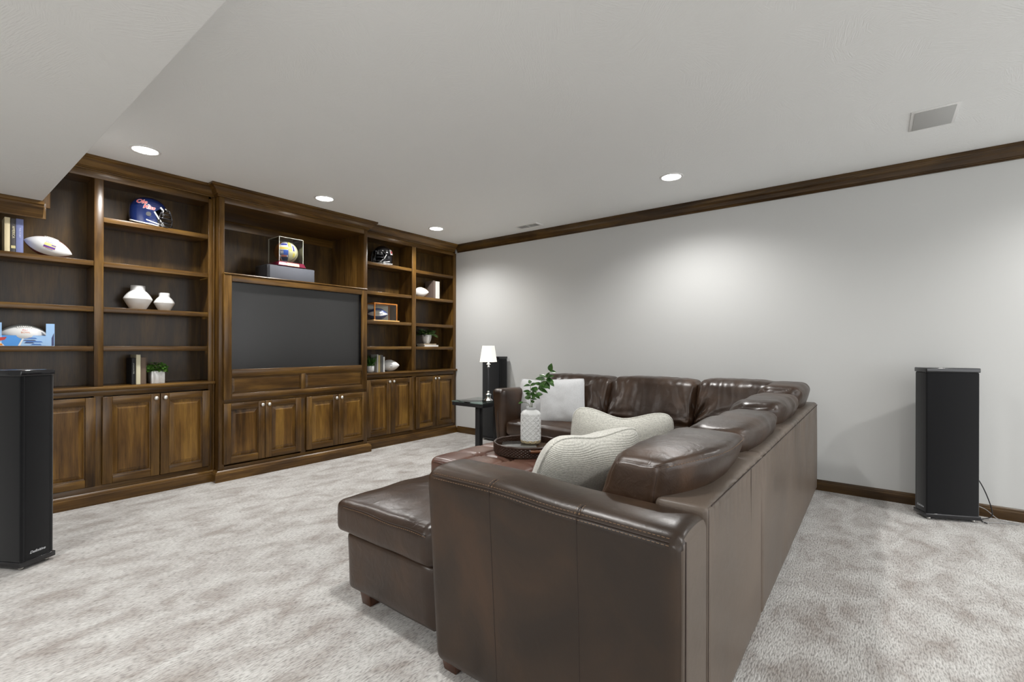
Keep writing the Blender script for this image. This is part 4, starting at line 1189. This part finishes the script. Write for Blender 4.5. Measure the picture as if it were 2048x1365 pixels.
# blue souvenir box with its ball
BX = thing('souvenir_box', 'bright blue printed souvenir box tray holding a grey white football', 'box', (.47, 5.0, 1.252))
M_BLUE = plain('sky_blue_card', (.045, .30, .80), .4, coat=.3); M_PALE = plain('pale_blue_card', (.35, .58, .90), .4, coat=.3); M_NAVYC = plain('navy_card', NAVY, .4, coat=.3)
MB().box(-.20, .202, -.07, .07, 0, .003).build('tray_floor', M_BLUE, BX, world=False)
MB().box(-.20, .202, -.072, -.069, 0, .077).build('front_panel', M_BLUE, BX, world=False)
MB().box(-.20, .202, .069, .072, 0, .077).build('rear_panel', M_BLUE, BX, world=False)
for (a, b, mm) in ((.156, .202, M_PALE), (-.125, -.068, M_PALE)):
    if a < 0: a, b = -.20, -.070
    MB().box(a, b, -.073, -.070, .0, .168).build('pillar', mm, BX, world=False)
MB().box(.199, .203, -.070, .070, .0, .168).build('end_panel', M_PALE, BX, world=False)
MB().box(-.203, -.199, -.070, .070, .0, .168).build('end_panel', M_PALE, BX, world=False)
def flat(t, name, pts, y, m_):
    me = mesh_from([(x, y, z) for x, z in pts], [tuple(range(len(pts)))]); return obj(name, me, m_, t)
flat(BX, 'print', [(.02, .002), (.156, .002), (.156, .075), (.045, .075)], -.0725, M_PALE)
flat(BX, 'print', [(.010, .002), (.022, .002), (.047, .075), (.040, .075)], -.0730, plain('white_ink', (.85, .85, .85), .4))
flat(BX, 'print', [(.186, .002), (.199, .002), (.199, .10), (.186, .06)], -.0735, M_NAVYC)
RED = plain('red_ink', (.55, .05, .04), .4); ORG = plain('orange_ink', (.8, .3, .05), .4); WHT = plain('white_ink', (.85, .85, .85), .4)
flat(BX, 'print', [(-.118, .03), (-.095, .055), (-.10, .068), (-.125, .060)], -.0732, RED)
flat(BX, 'print', [(-.085, .035), (-.055, .045), (-.045, .066), (-.08, .062)], -.0732, RED)
flat(BX, 'print', [(-.108, .015), (-.090, .015), (-.090, .070), (-.098, .070)], -.0734, M_NAVYC)
flat(BX, 'print', [(-.20, .002), (-.14, .002), (-.12, .03), (-.16, .06), (-.20, .05)], -.0738, WHT)
flat(BX, 'print', [(-.10, .002), (-.055, .002), (-.075, .028)], -.0732, WHT)
flat(BX, 'print', [(-.085, .004), (-.065, .004), (-.068, .018), (-.080, .018)], -.0736, ORG)
flat(BX, 'print', [(-.130, .004), (-.105, .004), (-.112, .018), (-.128, .014)], -.0742, RED)
for i, (a, b, z) in enumerate(((.04, .10, .058), (.035, .095, .042), (.045, .13, .032), (.04, .085, .024), (.075, .125, .012))):
    flat(BX, 'print', [(a, z - .003), (b + .01, z - .004), (b, z + .003), (a + .01, z + .004)], -.0736, M_NAVYC if i % 2 else plain('mid_blue_ink', (.03, .15, .55), .4))
football('grey white football with red lettering resting in the blue souvenir box', (.515, 5.0, 1.335), 0, 0, 0, L=.137, Rr=.0785, side=M_BALLG, half=44, group='signed footballs on the shelves',
         art=[('XLI', .020, .0, .036, (.55, .06, .05), 0), ('BOWL', .017, .004, .016, (.65, .2, .05), 0)])

# helmets
def helmet(label, loc, rz, ry, shell_mat, trim_mat, mask_mat, group, visor=None, s=1.0, name='football_helmet'):
    t = thing(name, label, 'helmet', loc, 0, group); rotm(t, 0, ry, rz)
    A, B_, H = .132 * s, .102 * s, .125 * s
    def ab(z):
        if z > 0: k = math.sqrt(max(0, 1 - (z / H) ** 2.3)); return A * k, B_ * k
        q = -z / H; return A * (1 - .10 * q ** 2), B_ * (1 - .06 * q ** 2)
    zb, zbrow = -.118 * s, .040 * s
    def the(z):            # half angle, measured from the back, that is covered by shell
        xe = (.050 + .045 * (z / zbrow)) * s if z > 0 else (.050 + .030 * (-z / (.118 * s))) * s
        a, _ = ab(z); return PI - math.acos(max(-1, min(1, xe / a)))
    def sp(z, th):         # th from the back (pi = forehead)
        a, b = ab(z); return Vector((-a * math.cos(th), b * math.sin(th), z))
    vs = []; fs = []
    n = 56
    zs1 = [zb + (zbrow - zb) * i / 16 for i in range(17)]
    for z in zs1:
        te = the(z)
        lift = lambda th, z=z: z + (.022 * s * math.exp(-(th / .9) ** 2) * max(0, (-z) / (.118 * s)) ** 3)
        for j in range(n + 1):
            th = -te + 2 * te * j / n; p = sp(z, th); p.z = lift(th); vs.append(tuple(p))
    for i in range(16):
        for j in range(n): a = i * (n + 1) + j; fs.append((a, a + 1, a + n + 2, a + n + 1))
    k0 = len(vs); m = 18
    for i in range(m + 1):
        z = zbrow + (H - zbrow) * math.sin(PI / 2 * i / m)
        for j in range(n): vs.append(tuple(sp(min(z, H * .99999), -PI + 2 * PI * j / n)))
    for i in range(m):
        for j in range(n): j2 = (j + 1) % n; fs.append((k0 + i * n + j, k0 + i * n + j2, k0 + (i + 1) * n + j2, k0 + (i + 1) * n + j))
    sh_ = obj('shell', mesh_from(vs, [tuple(reversed(f)) for f in fs], smooth=True), [shell_mat, M_BLACKM], t)
    so = sh_.modifiers.new('solid', 'SOLIDIFY'); so.thickness = .006 * s; so.offset = -1; so.material_offset = 1
    # padding inside
    pm = MB(); vs2, fs2 = soft_box(.088 * s, .080 * s, .085 * s, .06 * s, 10, 10, 10, (0, 0, 0), lambda p, u: Vector((min(p.x, .035 * s) - .02 * s, p.y, p.z + .015 * s)))
    pm.add(vs2, fs2); pm.build('padding', M_BLACKM, t, world=False, smooth=True)
    # edge trim round the bottom
    te = the(zb)
    ring = []
    for j in range(41):
        th = -te + 2 * te * j / 40; p = sp(zb, th); p.z = zb + .022 * s * math.exp(-(th / .9) ** 2); ring.append(p)
    MB().tube(ring, .0058 * s, 7).build('edge_trim', trim_mat, t, world=False, smooth=True)
    for sd in (-1, 1):
        # ear hole, snap buttons and chin strap
        th = PI - math.acos(.006 / A); p = sp(-.035 * s, sd * (th)); nrm = Vector((0, sd, 0))
        pts = [(p.x + .018 * s * math.cos(q), p.y * (1 - .0 * q) + sd * .0015, p.z + .019 * s * math.sin(q)) for q in [2 * PI * i / 20 for i in range(20)]]
        me = mesh_from(pts, [tuple(range(20))]); obj('ear_hole', me, M_BLACKM, t)
        g = MB().tube([sp(-.005 * s, sd * (th + .28)) * 1.02, sp(-.05 * s, sd * (the(-.05 * s) - .02)) * 1.03 + Vector((.01, 0, 0)), Vector((.115 * s, sd * .055 * s, -.105 * s)), Vector((.130 * s, sd * .02 * s, -.112 * s))], .0062 * s, 7)
        g.tube([sp(-.085 * s, sd * (th - .1)) * 1.02, sp(-.10 * s, sd * (the(-.1 * s))) * 1.02, Vector((.115 * s, sd * .055 * s, -.110 * s))], .0058 * s, 7)
        g.build('chin_strap', trim_mat, t, world=False, smooth=True)
        cl = MB().tube([sp(.045 * s, sd * 2.25) * 1.015, sp(.02 * s, sd * 2.42) * 1.04, Vector((.098 * s, sd * .078 * s, .004 * s))], .0075 * s, 7)
        cl.build('mask_clip', plain('white_clip', (.8, .8, .8), .3), t, world=False, smooth=True)
    MB().lathe([(0, 0), (.022 * s, 0), (.020 * s, .012 * s), (0, .016 * s)], 20, (.128 * s, 0, -.120 * s)).build('chin_cup', trim_mat, t, world=False, smooth=True)
    mk = MB()
    def arc(z, xf, yb, xb, dz=0):
        return [Vector((xb + (xf - xb) * math.sin(PI * i / 14) ** .6, yb * math.cos(PI * i / 14), z + dz * math.sin(PI * i / 14))) * 1 for i in range(15)]
    for (z, xf, yb, xb, dz) in ((-.012 * s, .160 * s, .088 * s, .085 * s, .004), (-.045 * s, .172 * s, .090 * s, .075 * s, 0), (-.085 * s, .170 * s, .088 * s, .085 * s, -.004), (-.112 * s, .160 * s, .075 * s, .09 * s, -.006)):
        mk.tube(arc(z, xf, yb, xb, dz), .0040 * s, 7)
    for y in (-.030 * s, .030 * s):
        mk.tube([(.118 * s, y, .052 * s), (.150 * s, y, .03 * s), (.160 * s, y, -.008 * s), (.170 * s, y, -.045 * s), (.168 * s, y, -.088 * s), (.156 * s, y, -.118 * s)], .0040 * s, 7)
    for sd in (-1, 1):
        mk.tube([(.085 * s, sd * .088 * s, -.01 * s), (.080 * s, sd * .091 * s, -.045 * s), (.085 * s, sd * .088 * s, -.085 * s), (.09 * s, sd * .075 * s, -.115 * s)], .0040 * s, 7)
        mk.tube([(.085 * s, sd * .090 * s, -.012 * s), (.098 * s, sd * .080 * s, .02 * s)], .0040 * s, 7)
    mk.build('face_mask', mask_mat, t, world=False, smooth=True)
    MB().tube([sp(zbrow + .004, PI - .45 + i * .09) * 1.008 for i in range(11)], .006 * s, 7).build('brow_bumper', trim_mat if visor is None else M_BLACKM, t, world=False, smooth=True)
    return t, sp, ab
M_HNAVY = plain('navy_helmet_paint', (.008, .018, .085), .12, coat=1.0, bump=(900, .01)); M_HBLK = plain('black_helmet_paint', (.008, .008, .010), .10, coat=1.0)
M_STRAP = plain('white_strap', (.80, .80, .78), .45); M_MASKG = plain('dark_chrome_mask', (.10, .10, .11), .2, .8)
HZ = .126
h1, sp1, ab1 = helmet('navy blue football helmet with red script lettering facing right on the high shelf', (1.268, 4.99, 2.288 + HZ), -16, 4, M_HNAVY, M_STRAP, M_MASKG, 'football helmets on the shelves')
def side_map(sp, ab, x0, z0, rot, sd=-1, flip=1):
    c_, s_ = math.cos(rot), math.sin(rot)
    def fm(u, v, hh):
        x = x0 + flip * (u * c_ - v * s_); z = z0 + u * s_ + v * c_
        a, b = ab(z); k = math.sqrt(max(.02, 1 - (x / a) ** 2)); return (x, sd * (b * k + hh), z)
    return fm
RED2 = plain('red_script', (.62, .03, .035), .4); WH2 = plain('white_outline', (.85, .84, .84), .4)
for (bd, sz, x0, z0, ) in (('Ole', .050, -.050, .064), ('Miss', .046, .004, .022)):
    g1 = text_geo(bd, sz, cuts=2, shear=.25, bold=.0024); decal('lettering_outline', g1, side_map(sp1, ab1, x0, z0, -.03), WH2, h1, .0012)
    g2 = text_geo(bd, sz, cuts=2, shear=.25, bold=.0008); decal('lettering', g2, side_map(sp1, ab1, x0, z0, -.03), RED2, h1, .0022)
MB().box(-.105, -.082, 0, .001, -.088, -.076)
h2, sp2, ab2 = helmet('black football helmet with dark visor facing left on the top right shelf', (3.725, 5.0, 2.295 + HZ), 180 + 8, 2, M_HBLK, M_STRAP, M_MASKG, 'football helmets on the shelves', visor=True)
vz = MB(); vs = []
for i in range(13):
    for z, k in ((.038, 1.0), (-.010, 1.04)):
        a = -1.15 + 2.3 * i / 12; vs.append((.045 + .105 * math.cos(a) * k, .092 * math.sin(a), z))
obj('visor', mesh_from(vs, [(2 * i, 2 * i + 1, 2 * i + 3, 2 * i + 2) for i in range(12)], smooth=True), M_BLACK, h2)
g = text_geo('M', .060, cuts=2, bold=.012); decal('emblem_outline', g, side_map(sp2, ab2, -.055, .035, .1, sd=1, flip=-1), WH2, h2, .0012)
g = text_geo('M', .050, cuts=2, bold=.002); decal('emblem', g, side_map(sp2, ab2, -.055, .035, .1, sd=1, flip=-1), RED2, h2, .0022)

# centre speaker and cased basketball
CS = thing('center_speaker', 'wide black centre speaker in the niche above the television', 'speaker', (2.467, 5.0, 1.9252))
vs, fs = soft_box(.253, .14, .083, .012, 10, 8, 6); MB().add(vs, fs, Matrix.Translation((0, 0, .083))).build('cabinet', plain('speaker_vinyl', (.03, .031, .035), .35, bump=(300, .1)), CS, world=False, smooth=True)
MB().box(-.232, .246, -.146, -.138, .006, .158).build('grille', plain('grey_grille_cloth', (.075, .08, .095), .75, bump=(900, .5)), CS, world=False, bev=.003)
CASE = thing('display_case', 'clear display case with maroon base and gold plaque on the black speaker', 'display case', (2.467, 5.0, 2.0915))
M_MAR = plain('maroon_lacquer', (.11, .010, .026), .3, coat=.3)
MB().hexa([(-.150, -.150, 0), (.150, -.150, 0), (.150, .13, 0), (-.150, .13, 0), (-.132, -.132, .046), (.132, -.132, .046), (.132, .112, .046), (-.132, .112, .046)]).build('base', M_MAR, CASE, world=False, bev=.004)
MB().hexa([(-.055, -.1495, .006), (.075, -.1495, .006), (.075, -.1430, .006), (-.055, -.1430, .006), (-.055, -.1405, .036), (.075, -.1405, .036), (.075, -.134, .036), (-.055, -.134, .036)]).build('plaque', plain('brass_plaque', (.55, .43, .22), .55, .1), CASE, world=False)
cx0, cx1, cy0, cy1, cz0, cz1, th_ = -.128, .126, -.128, .108, .0465, .300, .003
gl = MB()
gl.box(cx0, cx1, cy0, cy0 + th_, cz0, cz1).box(cx0, cx1, cy1 - th_, cy1, cz0, cz1).box(cx0, cx0 + th_, cy0 + th_, cy1 - th_, cz0, cz1).box(cx1 - th_, cx1, cy0 + th_, cy1 - th_, cz0, cz1).box(cx0 + th_, cx1 - th_, cy0 + th_, cy1 - th_, cz1 - th_, cz1)
gl.build('clear_cover', M_GLASS, CASE, world=False)
ed = MB(); e = .0014
for (x, y) in ((cx0, cy0), (cx1, cy0), (cx0, cy1), (cx1, cy1)): ed.box(x - e, x + e, y - e, y + e, cz0, cz1 + e)
for y in (cy0, cy1): ed.box(cx0, cx1, y - e, y + e, cz1 - e, cz1 + e)
for x in (cx0, cx1): ed.box(x - e, x + e, cy0, cy1, cz1 - e, cz1 + e)
ed.build('cover_edges', plain('frosted_edge', (.72, .72, .60), .3), CASE, world=False)
BK = thing('basketball', 'multicoloured souvenir basketball inside the clear case', 'ball', (2.467, 4.99, 2.0915 + .047 + .117))
RB = .116; n, m = 64, 40; vs = []; fs = []; mi = []
for i in range(m + 1):
    ph = PI * i / m
    for j in range(n): a = 2 * PI * j / n; vs.append((RB * math.sin(ph) * math.sin(a), -RB * math.sin(ph) * math.cos(a), RB * math.cos(ph)))
for i in range(m):
    for j in range(n):
        j2 = (j + 1) % n; fs.append((i * n + j, (i + 1) * n + j, (i + 1) * n + j2, i * n + j2))
        a = math.degrees((2 * PI * (j + .5) / n + PI) % (2 * PI) - PI)
        mi.append(0 if a < -62 or a > 130 else (1 if a < -14 else 2))
obj('ball', mesh_from(vs, fs, mi, smooth=True), [plain('orange_panel', (.55, .18, .03), .5, bump=(500, .4)), plain('cool_white_panel', (.62, .62, .66), .4), plain('cream_panel', (.66, .64, .42), .4)], BK)
def sph(a, b, r_=RB + .0006): a, b = R(a), R(b); return Vector((r_ * math.cos(b) * math.sin(a), -r_ * math.cos(b) * math.cos(a), r_ * math.sin(b)))
def spatch(name, a0, a1, b0, b1, col, r_=RB + .0006):
    k = 5; vs = []; fs = []
    for i in range(k + 1):
        for j in range(k + 1): vs.append(tuple(sph(a0 + (a1 - a0) * i / k, b0 + (b1 - b0) * j / k, r_)))
    for i in range(k):
        for j in range(k): q = i * (k + 1) + j; fs.append((q, q + k + 1, q + k + 2, q + 1))
    obj(name, mesh_from(vs, fs), plain(name + '_ink', col, .45), BK)
spatch('print', -58, -20, 32, 44, (.03, .04, .35)); spatch('print', -60, -16, 8, 20, (.75, .55, .12)); spatch('print', -38, -16, -22, 4, (.03, .10, .50)); spatch('print', -60, -38, -22, 4, (.12, .14, .25), RB + .0004)
spatch('print', -56, -16, -58, -32, (.02, .05, .13)); spatch('print', -52, -22, -32, -22, (.6, .2, .15)); spatch('print', 4, 24, 6, 42, (.82, .82, .80)); spatch('print', 9, 18, 2, 34, (.04, .05, .30), RB + .001)
spatch('print', -13, 4, 0, 60, (.75, .66, .12)); spatch('print', 10, 22, -30, -8, (.75, .66, .12))
g = text_geo('31', .036, cuts=1, bold=.001); decal('print', g, lambda u, v, hh: tuple(sph(-46 + u / RB * 57.3, -9 + v / RB * 57.3, RB + .0012)), WH2, BK)
sm = MB()
sm.tube([sph(-14, b) for b in range(-90, 91, 6)], .0016, 5); sm.tube([sph(-62, b) for b in range(-90, 91, 6)], .0016, 5)
sm.tube([sph(10 + 30 * math.sin(R(q)), -60 + q / 180 * 120 * 1.0) for q in range(0, 181, 8)], .0016, 5)
sm.build('seams', M_BLACKM, BK, world=False, smooth=True)

# orange framed case with a blue ball, right side shelf
OC = thing('display_case', 'small orange wood framed display case on the shelf right of the television', 'display case', (3.725, 5.03, 1.572))
M_ORW = wood('orange_wood', 'X', dark=(.30, .09, .012), mid=(.50, .18, .03), light=(.66, .28, .06))
MB().box(-.195, .205, -.105, .10, 0, .016).build('base', plain('light_oak', (.75, .46, .16), .3, coat=.4), OC, world=False, bev=.003)
fr = MB(); w_ = .014
for y in (-.09, .085 - w_):
    fr.box(-.175, -.175 + w_, y, y + w_, .016, .232).box(.165, .165 + w_, y, y + w_, .016, .232).box(-.175 + w_, .165, y, y + w_, .232 - w_, .232)
for x in (-.175, .165): fr.box(x, x + w_, -.09 + w_, .085 - w_, .232 - w_, .232)
fr.build('frame', M_ORW, OC, world=False, bev=.0015)
MB().box(-.173, .177, .080, .083, .016, .23).build('back_mirror', plain('grey_mirror', (.42, .42, .40), .12, .6), OC, world=False)
MB().box(-.160, .164, -.086, -.084, .017, .218).build('glass_front', M_GLASS, OC, world=False)
h3 = football('blue and white souvenir ball inside the orange framed case', (3.655, 5.02, 1.588 + .078), 0, 0, -42, L=.128, Rr=.077, half=26, side=plain('royal_blue', (.045, .075, .22), .35), group='signed footballs on the shelves', name='football',
              art=[('TEAM', .030, .03, .0, NAVY, 0)])

# ------------------------------------------------------------------ potted plants
def foliage(t, n, rad, h, lsz, mat_, seed, z0, kind='bush', width=.5):
    rn = random.Random(seed); V = []; F = []
    for i in range(n):
        a = rn.uniform(0, 2 * PI)
        if kind == 'bush':
            rr = rad * math.sqrt(rn.random()); zz = z0 + rn.random() * h * (1 - .55 * (rr / rad) ** 2)
            b = Vector((rr * math.cos(a), rr * math.sin(a), zz)); d = Vector((math.cos(a) * .8, math.sin(a) * .8, rn.uniform(-.1, .9))).normalized()
            tip = b + d * lsz * rn.uniform(.7, 1.3)
        else:
            b = Vector((.008 * math.cos(a), .008 * math.sin(a), z0)); el = rn.uniform(.5, 1.35)
            tip = b + Vector((math.cos(a) * math.cos(el), math.sin(a) * math.cos(el), math.sin(el))) * lsz * rn.uniform(.75, 1.1)
        v_, f_ = leaf_geo(b, tip, lsz * width, (rn.uniform(-1, 1), rn.uniform(-1, 1), .8), curl=rn.uniform(.05, .3), n=3 if kind == 'bush' else 6)
        k = len(V); V += v_; F += [tuple(k + q for q in f) for f in f_]
    o = obj('foliage', mesh_from(V, F, smooth=True), mat_, t); o['kind'] = 'stuff'; return o
M_LEAF2 = leafmat('bright_small_leaf', (.03, .10, .012), (.13, .30, .04), .45)
M_LEAF3 = leafmat('blade_leaf', (.02, .075, .015), (.07, .20, .03), .4)
M_SUCC = leafmat('succulent_leaf', (.02, .06, .02), (.10, .17, .04), .4)
P1 = thing('potted_plant', 'bushy green plant in a square white planter beside the brown book', 'plant', (1.331, 5.0, .93))
pt = MB(); pt.box(-.048, .048, -.048, .048, 0, .003)
for q in ((-.048, .048, -.048, -.043), (-.048, .048, .043, .048), (-.048, -.043, -.043, .043), (.043, .048, -.043, .043)): pt.box(*q, .003, .104)
pt.build('planter', M_CERAMIC, P1, world=False, bev=.0015)
MB().box(-.043, .043, -.043, .043, .003, .09).build('soil', plain('soil', (.03, .02, .012), .9), P1, world=False)
foliage(P1, 260, .070, .085, .022, M_LEAF2, 3, .095, width=.62)
P2 = thing('potted_plant', 'spiky green plant in a small round white pot beside the television frame', 'plant', (3.535, 5.0, .93))
MB().lathe([(0, 0), (.034, 0), (.042, .006), (.046, .02), (.048, .08), (.046, .081), (.044, .075), (.043, .06), (0, .06)], 36).build('pot', M_CERAMIC, P2, world=False, smooth=True)
foliage(P2, 46, .03, .1, .155, M_LEAF3, 5, .06, kind='blade', width=.11)
P3 = thing('potted_plant', 'broad leaved succulent in a white lattice pot on two flat books', 'plant', (4.475, 5.015, 1.2947))
def lat3(th, z):
    if z < .03: return 0
    return .0022 * math.exp(-(min(abs(math.sin((th * 12 + z * 190) / 2)), abs(math.sin((th * 12 - z * 190) / 2))) / .22) ** 2)
MB().lathe([(0, 0), (.034, 0), (.038, .004), (.050, .02)] + [(.050 + .019 * math.sin(PI / 2 * i / 26), .02 + i * .004) for i in range(1, 27)] + [(.064, .124), (.062, .10), (0, .10)], 110, fn=lat3).build('pot', plain('pot_white', (.70, .69, .66), .5), P3, world=False, smooth=True)
foliage(P3, 40, .06, .045, .095, M_SUCC, 8, .115, width=.45)
